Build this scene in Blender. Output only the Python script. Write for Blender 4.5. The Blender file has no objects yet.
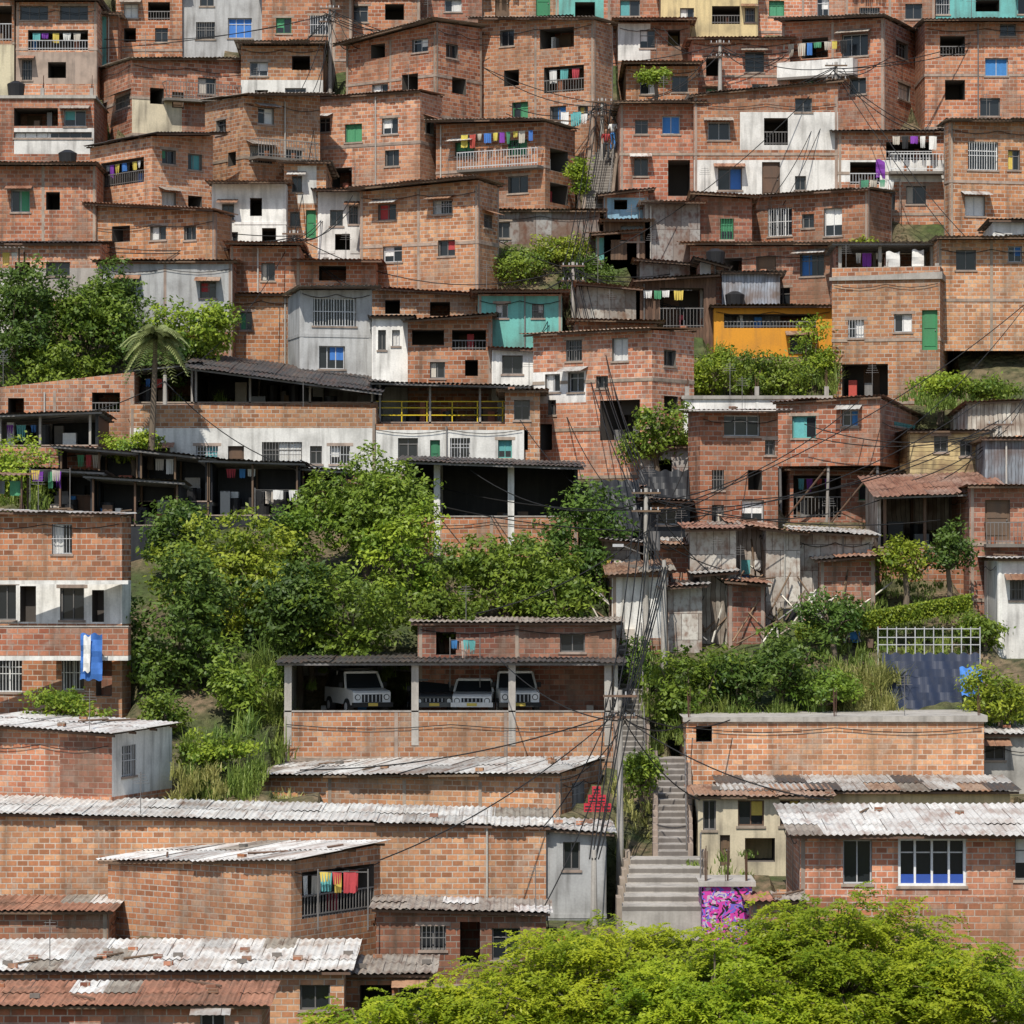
import bpy, math, random
import numpy as np
from mathutils import Vector
R=random.Random(11)
R2=random.Random(77)
NR=np.random.RandomState(5)
F=3270.0; HZ=560.0
sc=bpy.context.scene
sc.view_settings.view_transform='Standard'; sc.view_settings.look='None'; sc.view_settings.exposure=0
def dist(v): return 100+(1024-v)*0.093
def PX(u,d): return (u-512)*d/F
def PZ(v,d): return (HZ-v)*d/F
def zter(y):
    if y<95: return -15.9+max(-1.5,(y-95)*.1)
    yy=min(y,215)
    v=1024-(yy-100)/0.093
    return PZ(v,yy)-0.5+max(0,y-215)*.25*(1 if y<330 else 0)+(28.75 if y>=330 else 0)
# ---------------- materials
MATS={}
def newmat(n):
    m=bpy.data.materials.new(n); m.use_nodes=True; nt=m.node_tree
    bs=nt.nodes['Principled BSDF']; bs.inputs['Roughness'].default_value=.85
    bs.inputs['Specular IOR Level'].default_value=.2
    MATS[n]=m; return m,nt,bs
def mixc(nt,fac,a,b,mode='MIX'):
    m=nt.nodes.new('ShaderNodeMix'); m.data_type='RGBA'; m.blend_type=mode
    for i,x in ((0,fac),(6,a),(7,b)):
        if hasattr(x,'is_output'): nt.links.new(x,m.inputs[i])
        elif i==0: m.inputs[0].default_value=x
        else: m.inputs[i].default_value=(*x,1)
    return m.outputs[2]
def ramp(nt,src,lo,hi,a=0,b=1):
    r=nt.nodes.new('ShaderNodeMapRange'); nt.links.new(src,r.inputs[0])
    r.inputs[1].default_value=lo; r.inputs[2].default_value=hi; r.inputs[3].default_value=a; r.inputs[4].default_value=b
    return r.outputs[0]
def objrand(nt,col,lo=.8,hi=1.15,h0=.49,h1=.51):
    oi=nt.nodes.new('ShaderNodeObjectInfo')
    h=nt.nodes.new('ShaderNodeHueSaturation'); nt.links.new(col,h.inputs['Color'])
    nt.links.new(ramp(nt,oi.outputs['Random'],0,1,lo,hi),h.inputs['Value'])
    mu=nt.nodes.new('ShaderNodeMath'); mu.operation='MULTIPLY'; nt.links.new(oi.outputs['Random'],mu.inputs[0]); mu.inputs[1].default_value=7.31
    fr=nt.nodes.new('ShaderNodeMath'); fr.operation='FRACT'; nt.links.new(mu.outputs[0],fr.inputs[0])
    nt.links.new(ramp(nt,fr.outputs[0],0,1,h0,h1),h.inputs['Hue'])
    return h.outputs[0]
def noise(nt,scale,detail=4,vec=None,dist_=0):
    n=nt.nodes.new('ShaderNodeTexNoise'); n.inputs['Scale'].default_value=scale; n.inputs['Detail'].default_value=detail
    n.inputs['Distortion'].default_value=dist_
    if vec is None:
        tc=nt.nodes.new('ShaderNodeTexCoord'); vec=tc.outputs['Object']
    nt.links.new(vec,n.inputs['Vector']); return n.outputs['Fac']
def stretch(nt,sx,sy,sz):
    tc=nt.nodes.new('ShaderNodeTexCoord'); mp=nt.nodes.new('ShaderNodeMapping')
    nt.links.new(tc.outputs['Object'],mp.inputs[0]); mp.inputs['Scale'].default_value=(sx,sy,sz); return mp.outputs[0]
def bricktex(nt,uv,c1,c2,mort,bw,rh,ms,bias=0,smooth=.2):
    b=nt.nodes.new('ShaderNodeTexBrick'); b.inputs['Scale'].default_value=1; b.inputs['Brick Width'].default_value=bw; b.inputs['Row Height'].default_value=rh
    b.inputs['Mortar Size'].default_value=ms; b.inputs['Mortar Smooth'].default_value=smooth; b.inputs['Bias'].default_value=bias
    b.inputs['Color1'].default_value=(*c1,1); b.inputs['Color2'].default_value=(*c2,1); b.inputs['Mortar'].default_value=(*mort,1)
    nt.links.new(uv,b.inputs['Vector']); return b
def brick(n,c1,c2,mort,bw=.4,rh=.21,ms=.02,stain=.55,dark=.6):
    m,nt,bs=newmat(n)
    uv=nt.nodes.new('ShaderNodeUVMap').outputs[0]
    b=bricktex(nt,uv,c1,c2,mort,bw,rh,ms,-.05)
    g=bricktex(nt,uv,(0,0,0),(1,1,1),(.5,.5,.5),bw,rh,0.0)
    c=b.outputs['Color']
    sep=nt.nodes.new('ShaderNodeTexWhiteNoise'); sep.noise_dimensions='3D'; nt.links.new(g.outputs['Color'],sep.inputs['Vector'])
    inv=nt.nodes.new('ShaderNodeMath'); inv.operation='SUBTRACT'; inv.inputs[0].default_value=1; nt.links.new(b.outputs['Fac'],inv.inputs[1])
    def masked(lo,hi,amt):
        mm=nt.nodes.new('ShaderNodeMath'); mm.operation='MULTIPLY'; nt.links.new(ramp(nt,sep.outputs['Value'],lo,hi,0,amt),mm.inputs[0]); nt.links.new(inv.outputs[0],mm.inputs[1]); return mm.outputs[0]
    c=mixc(nt,masked(.80,.82,.55),c,(min(.75,c1[0]*1.25+.04),c1[1]*1.5+.03,c1[2]*1.6+.02))
    c=mixc(nt,masked(.17,.15,.6),c,tuple(x*.55 for x in c2))
    f=noise(nt,.45,6); c=mixc(nt,ramp(nt,f,.45,.72,0,stain),c,(c2[0]*.5,c2[1]*.6,c2[2]*.7))
    f=noise(nt,1.0,7,dist_=1.5); c=mixc(nt,ramp(nt,f,.56,.70,0,.5),c,tuple(x*.8 for x in mort))
    f=noise(nt,1.0,5,stretch(nt,2.6,2.6,.22)); c=mixc(nt,ramp(nt,f,.50,.72,0,dark),c,(.085,.06,.045))
    f=noise(nt,.22,3); c=mixc(nt,ramp(nt,f,.42,.66,0,.35),c,(.36,.22,.13))
    f=noise(nt,9,3); c=mixc(nt,ramp(nt,f,.3,.7,.25,0),c,(.05,.03,.02))
    c=objrand(nt,c,.82,1.2,.493,.508)
    nt.links.new(c,bs.inputs['Base Color'])
    bp=nt.nodes.new('ShaderNodeBump'); bp.inputs['Distance'].default_value=.02; bp.inputs['Strength'].default_value=.8; bp.invert=True
    nt.links.new(b.outputs['Fac'],bp.inputs['Height']); nt.links.new(bp.outputs[0],bs.inputs['Normal'])
MO=(.48,.40,.33)
brick('brick',(.53,.215,.105),(.33,.112,.056),MO)
brick('brick2',(.46,.175,.092),(.27,.088,.047),(.42,.34,.28),.42,.22,.022)
brick('brick3',(.59,.26,.135),(.40,.15,.078),(.54,.45,.37),.38,.2,.022,.45,.5)
brick('brickold',(.37,.15,.088),(.21,.075,.047),(.33,.27,.22),.4,.21,.02,.7,.7)
def plain(n,col,rough=.85,stain=(.08,.07,.06),amt=.5,sc_=.8,rnd=(.85,1.1),metal=0,spec=.2):
    m,nt,bs=newmat(n)
    rgb=nt.nodes.new('ShaderNodeRGB'); rgb.outputs[0].default_value=(*col,1)
    c=rgb.outputs[0]
    c=mixc(nt,ramp(nt,noise(nt,sc_,6),.45,.75,0,amt),c,stain)
    c=mixc(nt,ramp(nt,noise(nt,2.0,5,stretch(nt,2,2,.2)),.48,.75,0,amt),c,stain)
    c=mixc(nt,ramp(nt,noise(nt,12,3),.3,.7,.15,0),c,(.03,.03,.03))
    c=objrand(nt,c,rnd[0],rnd[1])
    nt.links.new(c,bs.inputs['Base Color']); bs.inputs['Roughness'].default_value=rough
    bs.inputs['Metallic'].default_value=metal; bs.inputs['Specular IOR Level'].default_value=spec
plain('white',(.76,.74,.69),amt=.45); plain('gray',(.44,.44,.43)); plain('concrete',(.40,.37,.33),amt=.45); plain('frame',(.37,.29,.23),amt=.5,sc_=1.5)
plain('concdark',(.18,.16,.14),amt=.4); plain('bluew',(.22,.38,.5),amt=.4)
plain('yellow',(.64,.52,.27)); plain('ochre',(.68,.27,.03),amt=.2); plain('cream',(.62,.54,.38)); plain('tealw',(.15,.42,.38))
plain('tarp',(.018,.02,.024),.45,(.07,.07,.07),.3); plain('tarpnavy',(.022,.032,.06),.45,(.08,.08,.09),.3)
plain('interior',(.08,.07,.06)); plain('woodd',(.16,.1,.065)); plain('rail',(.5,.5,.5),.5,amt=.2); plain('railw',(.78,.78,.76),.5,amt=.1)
plain('raily',(.62,.42,.02),.5,amt=.1); plain('steel',(.2,.19,.18),.5); plain('rebar',(.12,.06,.04)); plain('tankblk',(.02,.02,.022),.4,amt=.1)
plain('pvc',(.5,.47,.42),.5,amt=.2)
plain('red',(.45,.03,.03),.5,amt=.1); plain('black',(.02,.02,.02),.6,amt=0); plain('green',(.05,.22,.1),.5,amt=.2); plain('skin',(.35,.18,.11),amt=0); plain('blue',(.04,.12,.4),.5,amt=.1)
plain('carwhite',(.7,.7,.68),.3,amt=.1,spec=.5); plain('cardark',(.06,.07,.08),.3,amt=.1,spec=.5); plain('bark',(.16,.12,.085)); plain('blockw',(.46,.44,.4),amt=.5); plain('terracotta',(.4,.15,.08))
for n,c in dict(cw=(.72,.71,.67),cb=(.06,.2,.5),ct=(.12,.38,.38),cr=(.45,.06,.06),cp=(.2,.05,.35),cy=(.62,.48,.1),cg=(.08,.28,.15),cn=(.5,.45,.38)).items():
    plain(n,c,.8,amt=.05)
def planks(n,c1,c2,w=.18,rough=.85,axis='x'):
    m,nt,bs=newmat(n); uv=nt.nodes.new('ShaderNodeUVMap'); sp=nt.nodes.new('ShaderNodeSeparateXYZ'); nt.links.new(uv.outputs[0],sp.inputs[0])
    o=sp.outputs['X' if axis=='x' else 'Y']
    wob=nt.nodes.new('ShaderNodeMath'); wob.operation='ADD'; nt.links.new(o,wob.inputs[0]); nt.links.new(ramp(nt,noise(nt,.9,2),0,1,-.12,.12),wob.inputs[1])
    d=nt.nodes.new('ShaderNodeMath'); d.operation='DIVIDE'; nt.links.new(wob.outputs[0],d.inputs[0]); d.inputs[1].default_value=w
    fl=nt.nodes.new('ShaderNodeMath'); fl.operation='FLOOR'; nt.links.new(d.outputs[0],fl.inputs[0])
    wn=nt.nodes.new('ShaderNodeTexWhiteNoise'); wn.noise_dimensions='1D'; nt.links.new(fl.outputs[0],wn.inputs['W'])
    c=mixc(nt,wn.outputs['Value'],c1,c2)
    fr=nt.nodes.new('ShaderNodeMath'); fr.operation='FRACT'; nt.links.new(d.outputs[0],fr.inputs[0])
    g=nt.nodes.new('ShaderNodeMath'); g.operation='LESS_THAN'; nt.links.new(fr.outputs[0],g.inputs[0]); g.inputs[1].default_value=.1
    c=mixc(nt,g.outputs[0],c,(.02,.018,.015))
    c=mixc(nt,ramp(nt,noise(nt,1.2,6),.42,.66,0,.75),c,(.13,.075,.05))
    c=mixc(nt,ramp(nt,noise(nt,3,5,stretch(nt,1,1,.3)),.5,.7,0,.6),c,(.07,.05,.04))
    c=objrand(nt,c,.75,1.15); nt.links.new(c,bs.inputs['Base Color']); bs.inputs['Roughness'].default_value=rough
planks('wood',(.27,.17,.11),(.11,.07,.045),.16); planks('woody',(.62,.5,.25),(.45,.36,.17),.2,axis='y'); planks('woodw',(.62,.58,.5),(.33,.28,.23),.2); 
planks('zincwall',(.35,.38,.42),(.22,.24,.27),.15)
def roofm(n,c1,c2,st,amt=.5,rough=.6,bw=1.0,rh=2.2):
    m,nt,bs=newmat(n); uv=nt.nodes.new('ShaderNodeUVMap').outputs[0]
    b=bricktex(nt,uv,c1,c2,(.06,.05,.045),bw,rh,.012); c=b.outputs['Color']
    c=mixc(nt,ramp(nt,noise(nt,.7,6,dist_=1),.46,.68,0,amt),c,st)
    c=mixc(nt,ramp(nt,noise(nt,2.2,7,stretch(nt,1.6,.35,1)),.50,.68,0,amt),c,(st[0]*.8,st[1]*.55,st[2]*.45))
    c=mixc(nt,ramp(nt,noise(nt,6,5),.52,.8,0,amt),c,tuple(x*.5 for x in st))
    c=objrand(nt,c,.85,1.12); nt.links.new(c,bs.inputs['Base Color']); bs.inputs['Roughness'].default_value=rough
roofm('zinc',(.50,.49,.46),(.33,.32,.30),(.20,.13,.09),.6); roofm('rwhite',(.68,.67,.63),(.52,.50,.47),(.30,.23,.18),.5)
roofm('rust',(.32,.17,.105),(.36,.27,.21),(.14,.07,.045),.65); roofm('rdark',(.075,.072,.07),(.045,.045,.047),(.15,.11,.08),.45)
roofm('fibre',(.34,.30,.25),(.24,.21,.175),(.12,.085,.065),.6,.9); roofm('clay',(.38,.18,.12),(.27,.12,.08),(.14,.09,.065),.65,.9)
roofm('metalw',(.33,.32,.3),(.17,.12,.09),(.15,.085,.055),.75,.6,.85,1.7); roofm('patchw',(.55,.52,.46),(.24,.2,.17),(.2,.13,.09),.7,.8,.7,1.1)
m,nt,bs=newmat('glass'); bs.inputs['Base Color'].default_value=(.018,.021,.024,1); bs.inputs['Roughness'].default_value=.15; bs.inputs['Specular IOR Level'].default_value=.4
m,nt,bs=newmat('graf')
f=noise(nt,1.8,1,dist_=3); c=mixc(nt,ramp(nt,f,.44,.46),(.5,.4,.45),(.55,.05,.3)); f2=noise(nt,2.5,1,dist_=4)
c=mixc(nt,ramp(nt,f2,.54,.56),c,(.16,.12,.5)); f3=noise(nt,3,0,dist_=3); c=mixc(nt,ramp(nt,f3,.6,.62),c,(.02,.02,.02)); nt.links.new(c,bs.inputs['Base Color'])
m,nt,bs=newmat('ground')
c=mixc(nt,ramp(nt,noise(nt,.25,6),.4,.6),(.07,.10,.03),(.21,.15,.095)); c=mixc(nt,ramp(nt,noise(nt,2.5,7),.35,.7),c,(.045,.05,.022)); nt.links.new(c,bs.inputs['Base Color'])
bp=nt.nodes.new('ShaderNodeBump'); bp.inputs['Distance'].default_value=.3; nt.links.new(noise(nt,4,7),bp.inputs['Height']); nt.links.new(bp.outputs[0],bs.inputs['Normal'])
def leafm(n,c1,c2,trans=.35):
    m=bpy.data.materials.new(n); m.use_nodes=True; nt=m.node_tree; MATS[n]=m
    out=nt.nodes['Material Output']; bs=nt.nodes['Principled BSDF']; bs.inputs['Roughness'].default_value=.5; bs.inputs['Specular IOR Level'].default_value=.35
    at=nt.nodes.new('ShaderNodeAttribute'); at.attribute_name='tint'
    c=mixc(nt,at.outputs['Fac'],c1,c2); c=objrand(nt,c,.88,1.12,.49,.508)
    nt.links.new(c,bs.inputs['Base Color']); tr=nt.nodes.new('ShaderNodeBsdfTranslucent'); nt.links.new(c,tr.inputs[0])
    mx=nt.nodes.new('ShaderNodeMixShader'); mx.inputs[0].default_value=trans
    nt.links.new(bs.outputs[0],mx.inputs[1]); nt.links.new(tr.outputs[0],mx.inputs[2]); nt.links.new(mx.outputs[0],out.inputs[0])
leafm('leafdark',(.04,.085,.014),(.13,.20,.03)); leafm('leaf',(.07,.13,.016),(.23,.31,.035)); leafm('leafb',(.11,.19,.018),(.36,.43,.04))
leafm('leaffeather',(.16,.26,.012),(.46,.52,.03),.5); leafm('grassl',(.10,.17,.03),(.30,.36,.08)); leafm('grassy',(.22,.25,.06),(.46,.43,.15)); leafm('palm',(.14,.18,.05),(.38,.42,.18))
# ---------------- mesh builder
class MB:
    def __init__(s): s.p={}
    def face(s,part,mat,pts,uv=None):
        d=s.p.setdefault(part,dict(v=[],f=[],m=[],uv=[],mats=[]))
        i=len(d['v']); d['v'].extend(pts); d['f'].append(tuple(range(i,i+len(pts))))
        if mat not in d['mats']: d['mats'].append(mat)
        d['m'].append(d['mats'].index(mat)); d['uv'].extend(uv if uv else [(0,0)]*len(pts))
    def pbox(s,part,mat,P,s0,s1,z0,z1,d0,d1,tz=None):
        t=(lambda q:z1) if tz is None else tz
        c=[P(s0,z0,d0),P(s1,z0,d0),P(s1,t(s1),d0),P(s0,t(s0),d0),P(s0,z0,d1),P(s1,z0,d1),P(s1,t(s1),d1),P(s0,t(s0),d1)]
        for idx,uu in (((0,1,2,3),[(s0,z0),(s1,z0),(s1,z1),(s0,z1)]),((5,4,7,6),[(s1,z0),(s0,z0),(s0,z1),(s1,z1)]),
                    ((1,5,6,2),[(d0,z0),(d1,z0),(d1,z1),(d0,z1)]),((4,0,3,7),[(d1,z0),(d0,z0),(d0,z1),(d1,z1)]),
                    ((3,2,6,7),[(s0,d0),(s1,d0),(s1,d1),(s0,d1)]),((4,5,1,0),[(s0,d1),(s1,d1),(s1,d0),(s0,d0)])):
            s.face(part,mat,[c[i] for i in idx],uu)
    def box(s,part,mat,x0,x1,y0,y1,z0,z1): s.pbox(part,mat,lambda a,z,d:(a,d,z),x0,x1,z0,z1,y0,y1)
    def cyl(s,part,mat,p0,p1,r0,r1=None,n=7,cap=True):
        r1=r0 if r1 is None else r1
        a=np.array(p0,float);b=np.array(p1,float);t=b-a;t/=max(1e-6,np.linalg.norm(t))
        u=np.cross(t,(0,0,1) if abs(t[2])<.9 else (1,0,0));u/=np.linalg.norm(u);w=np.cross(t,u)
        ra=[tuple(a+r0*(math.cos(6.2832*i/n)*u+math.sin(6.2832*i/n)*w)) for i in range(n)]
        rb=[tuple(b+r1*(math.cos(6.2832*i/n)*u+math.sin(6.2832*i/n)*w)) for i in range(n)]
        for i in range(n):
            j=(i+1)%n; s.face(part,mat,[ra[i],ra[j],rb[j],rb[i]])
        if cap: s.face(part,mat,ra[::-1]); s.face(part,mat,rb)
    def corr(s,part,mat,x0,x1,y0,y1,zf,pitch=.22,amp=.03,uo=0,mats=None):
        ns=max(1,int((x1-x0)/1.0)); sw=(x1-x0)/ns; nk=max(1,round((y1-y0)/2.3))
        ys=[y0+(y1-y0)*k/nk for k in range(nk+1)]
        for q in range(ns):
            xa=x0+q*sw-.05; xb=x0+(q+1)*sw+.05; n=max(6,int((xb-xa)/pitch*4))
            for k in range(nk):
                mt=R.choice(mats) if mats and R.random()<.25 else mat
                ya=ys[k]+(R.uniform(-.12,.08) if k==0 else -.12); yb=ys[k+1]; dz=.012*(q%2)+.02*(k%2)+R.uniform(0,.012); t0=R.uniform(-.02,.02); sk=R.uniform(-.02,.02)
                for i in range(n):
                    a=xa+(xb-xa)*i/n;b=xa+(xb-xa)*(i+1)/n
                    ha=amp*math.sin((a-xa)/pitch*6.2832)+dz;hb=amp*math.sin((b-xa)/pitch*6.2832)+dz
                    s.face(part,mt,[(a,ya,zf(a,ya)+ha+t0),(b,ya,zf(b,ya)+hb+t0),(b+sk,yb,zf(b,yb)+hb),(a+sk,yb,zf(a,yb)+ha)],
                       [(a+uo,ya),(b+uo,ya),(b+uo,yb),(a+uo,yb)])
    def build(s,name,loc=(0,0,0),rot=0,smooth=()):
        e=bpy.data.objects.new(name,None); sc.collection.objects.link(e); e.location=loc; e.rotation_euler=(0,0,rot); e.empty_display_size=.3
        for part,d in s.p.items():
            me=bpy.data.meshes.new(part); me.from_pydata(d['v'],[],d['f'])
            for mt in d['mats']: me.materials.append(MATS[mt])
            me.polygons.foreach_set('material_index',d['m'])
            uv=me.uv_layers.new(name='UVMap'); uv.data.foreach_set('uv',np.array(d['uv'],dtype=np.float32).ravel())
            if part in smooth: me.polygons.foreach_set('use_smooth',[True]*len(me.polygons))
            me.update(); o=bpy.data.objects.new(part,me); sc.collection.objects.link(o); o.parent=e
        return e
CARVE=[]; FOOT=[]
CURT=['cw','cw','cn','cb','ct','cr','cy','cg','cn','cn']
P0_=lambda s,z,d:(s,d,z)
def laundry(mb,P,s0,s1,z,d):
    mb.pbox('clothesline','steel',P,s0,s1,z,z+.015,d,d+.015)
    a=s0+.05
    while a<s1-.3:
        w=R.uniform(.22,.5);h=R.uniform(.3,.75);m=R.choice(['cw','cb','cr','cw','ct','cp','cy','cn','cg','black','cn','cardark'])
        if a+w>s1: break
        n=4; k=R.random()*6;tp=R.uniform(.0,.06)
        for i in range(n):
            x0=a+w*i/n;x1=a+w*(i+1)/n;f=lambda x,lo:d+.01+(.06 if lo else .01)*math.sin(x*11+k)
            mb.face('laundry',m,[P(x0+tp,z-h-.03*(i%2),f(x0,1)),P(x1-tp*(i==3),z-h+.02*(i%2),f(x1,1)),P(x1,z,f(x1,0)),P(x0,z,f(x0,0))])
        a+=w+R.uniform(.02,.25)
def opening(mb,P,s0,s1,z0,z1,st,dep):
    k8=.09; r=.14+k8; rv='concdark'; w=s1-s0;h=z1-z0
    q=lambda a,b,c,d,m,part: mb.face(part,m,[a,b,c,d],[(0,0),(1,0),(1,1),(0,1)])
    if st in 'oRY':
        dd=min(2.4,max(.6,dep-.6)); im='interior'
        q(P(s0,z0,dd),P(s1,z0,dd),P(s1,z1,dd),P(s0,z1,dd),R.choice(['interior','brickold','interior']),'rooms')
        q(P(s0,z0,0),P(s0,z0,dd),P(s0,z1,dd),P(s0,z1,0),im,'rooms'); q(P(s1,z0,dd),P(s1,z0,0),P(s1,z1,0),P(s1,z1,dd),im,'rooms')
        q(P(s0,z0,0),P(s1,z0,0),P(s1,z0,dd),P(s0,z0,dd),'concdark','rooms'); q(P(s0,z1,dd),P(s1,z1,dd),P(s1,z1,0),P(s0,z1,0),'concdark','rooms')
        if w>1.6:
            a=s0+w*R.uniform(.1,.5); mb.pbox('inner_door','woodd',P,a,a+.8,z0,min(z1-.1,z0+2),dd-.06,dd-.01)
            for _ in range(int(w/1.0)):
                a=R.uniform(s0+.1,s1-.5); mb.pbox('clutter',R.choice(['woodd','cb','white','tankblk','cr','steel','terracotta']),P,a,a+R.uniform(.15,.4),z0,z0+R.uniform(.3,.9),dd*.3,dd*.3+.4)
        if st in 'RY':
            m='raily' if st=='Y' else R.choice(['steel','rail','steel']); h_=min(1.0,(z1-z0)*.5)
            mb.pbox('railing',m,P,s0,s1,z0+h_-.05,z0+h_,.0,.05); mb.pbox('railing',m,P,s0,s1,z0+.08,z0+.12,.0,.05)
            n=int(w/.16 if st=='R' else w/.9)
            for i in range(n+1):
                a=s0+i*w/max(1,n); mb.pbox('railing',m,P,a-.012,a+.012,z0,z0+h_-.05,.01,.035)
            if R.random()<.6 and w>2: laundry(mb,P,s0+.2,s1-.2,min(z1-.15,z0+1.9),.15)
        return
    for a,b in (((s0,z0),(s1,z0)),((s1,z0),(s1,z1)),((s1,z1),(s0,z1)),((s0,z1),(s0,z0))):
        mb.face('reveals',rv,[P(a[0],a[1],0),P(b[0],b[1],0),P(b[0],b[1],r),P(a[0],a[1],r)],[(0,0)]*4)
    fm={'w':'rail','d':'steel','g':'green','b':'rail','t':'tealw','c':'rail','D':'woodd','G':'green','B':'railw','y':'woodd','W':'railw'}.get(st,'steel')
    if st in 'DG':
        mb.pbox('door',fm,P,s0,s1,z0,z1,.08+k8,.13+k8); mb.pbox('door',fm,P,s0+.1,s1-.1,z0+.2,z0+h*.45,.055+k8,.08+k8); mb.pbox('door',fm,P,s0+.1,s1-.1,z0+h*.55,z1-.15,.055+k8,.08+k8)
        mb.pbox('door','steel',P,s1-.14,s1-.09,z0+h*.48,z0+h*.52,.03+k8,.08+k8); return
    q(P(s0,z0,.12+k8),P(s1,z0,.12+k8),P(s1,z1,.12+k8),P(s0,z1,.12+k8),'glass','window_glass')
    t=.05 if st!='W' else .09
    f0=(.02 if st=='W' else .07+k8); f1=.118+k8
    for a,b,c,d in ((s0,s1,z0,z0+t),(s0,s1,z1-t,z1),(s0,s0+t,z0+t,z1-t),(s1-t,s1,z0+t,z1-t)): mb.pbox('window_frames',fm,P,a,b,c,d,f0,f1)
    nm=max(1,int(w/.65))
    for i in range(1,nm+1):
        a=s0+w*i/(nm+1); mb.pbox('window_frames',fm,P,a-t*.4,a+t*.4,z0+t,z1-t,f0+.01,f1)
    if R.random()<.4: mb.pbox('window_frames',fm,P,s0+t,s1-t,z0+h*.68,z0+h*.68+.04,.078+k8,f1)
    if st=='W': mb.pbox('lower_panels','blue',P,s0+t,s1-t,z0+t,z0+h*.24,.05,.1)
    cm={'g':'cg','t':'ct','b':'cb','c':'cw','y':'cy'}.get(st) or (R.choice(CURT) if R.random()<.3 else None)
    if cm:
        k=R.random()
        a,b=(s0+t,s1-t) if (st in 'gtb' and k<.5) or (st=='c' and k<.25) else ((s0+t,s0+w*R.uniform(.35,.6)) if k<.65 else (s0+w*R.uniform(.4,.6),s1-t))
        n=max(3,int((b-a)/.12)); zz=z0+t if R.random()<.6 else z0+h*.4
        for i in range(n):
            x0=a+(b-a)*i/n;x1=a+(b-a)*(i+1)/n; e0=.112+k8-.014*(i%2); e1=.112+k8-.014*((i+1)%2)
            q(P(x0,zz,e0),P(x1,zz,e1),P(x1,z1-t,e1),P(x0,z1-t,e0),cm,'curtains')
    if st=='B' or (R.random()<.15 and h<1.6 and st!='W'):
        for i in range(int(w/.14)): 
            a=s0+.07+i*.14; mb.pbox('window_bars',fm,P,a-.01,a+.01,z0,z1,-.03,-.01)
        mb.pbox('window_bars',fm,P,s0,s1,z0+h*.5,z0+h*.5+.03,-.035,-.012)
    mb.pbox('sills','frame',P,s0-.07,s1+.07,z0-.09,z0-.002,-.05,.03)
    if R.random()<.3: mb.pbox('sills','frame',P,s0-.15,s1+.15,z1+.002,z1+.14,-.012,.03)
    if R.random()<.16 and st!='W':
        m=R.choice(['rust','zinc','fibre','rust']); za=z1+.25; n=int((w+.5)/.1)
        for i in range(n):
            xa=s0-.25+.1*i;e0=.015*(i%2);e1=.015*((i+1)%2)
            mb.face('awning',m,[P(xa,za+e0,0),P(xa+.1,za+e1,0),P(xa+.1,za-.25+e1,-.7),P(xa,za-.25+e0,-.7)],[(xa,0),(xa+.1,0),(xa+.1,.7),(xa,.7)])
def wallface(mb,P,width,top,z0,ops,mat,pans,dep,uo,bands,cols,part='walls'):
    xs={0.0,width}; zs={z0}
    mt=min(top(0),top(width))
    O=[]
    for (a,b,c,d,st) in ops:
        a=max(.12,a);b=min(width-.12,b);c=max(c,z0+.05);d=min(d,mt-.12)
        if b-a<.15 or d-c<.15: continue
        if any(a<o[1]+.02 and b>o[0]-.02 and c<o[3]+.02 and d>o[2]-.02 for o in O): continue
        O.append((a,b,c,d,st))
    for a,b,c,d,_ in O: xs|={a,b}; zs|={c,d}
    PN=[]
    for a,b,c,d,m in pans:
        a=max(0,a);b=min(width,b);c=max(z0,c)
        if b-a<.05: continue
        PN.append((a,b,c,d,m)); xs|={a,b}; zs|={z for z in (c,d) if z0<z<mt-.05}
    xs=sorted(xs); zs=sorted(z for z in zs if z<mt-.01)+[None]
    for i in range(len(xs)-1):
        for k in range(len(zs)-1):
            x0,x1=xs[i],xs[i+1];za=zs[k];ta=zs[k+1] if zs[k+1] is not None else top(x0);tb=zs[k+1] if zs[k+1] is not None else top(x1)
            cx=(x0+x1)/2;cz=(za+min(ta,tb))/2
            if any(a<cx<b and c<cz<d for a,b,c,d,_ in O): continue
            m=mat
            for a,b,c,d,mm in PN:
                if a<cx<b and c<cz<d: m=mm
            mb.face(part,m,[P(x0,za,0),P(x1,za,0),P(x1,tb,0),P(x0,ta,0)],[(x0+uo,za),(x1+uo,za),(x1+uo,tb),(x0+uo,ta)])
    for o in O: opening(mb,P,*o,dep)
    cm='frame' if mat!='white' and mat!='gray' else mat
    for z in bands:
        if z>=mt-.2: continue
        za,zb,pr=z-.08,z+.07,.03
        segs=[(0,width)]
        for a,b,c,d,_ in O:
            if c-.1<zb and d+.02>za:
                ns=[]
                for s,e in segs:
                    if b<=s or a>=e: ns.append((s,e)); continue
                    if a-s>.1: ns.append((s,a-.02))
                    if e-b>.1: ns.append((b+.02,e))
                segs=ns
        for s,e in segs: mb.pbox('slab_edges',cm,P,s,e,za,zb,-pr,.02)
    for x in cols:
        if any(a-.12<x<b+.12 for a,b,c,d,_ in O): continue
        mb.pbox('columns',cm,P,x-.07,x+.07,z0,mt-.02,-.014,.02)
    if width>3 and R.random()<.5:
        z=mt-R.uniform(.15,.5); n=8; pz=None
        for i in range(n+1):
            x=.1+(width-.2)*i/n; zz=z-.18*math.sin(3.14*((i*2.0/n)%1.0))
            if pz: mb.cyl('service_cable','black',P(pz[0],pz[1],-.09),P(x,zz,-.09),.016,n=4,cap=False)
            pz=(x,zz)
STY='dddddwwcooogb'
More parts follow.
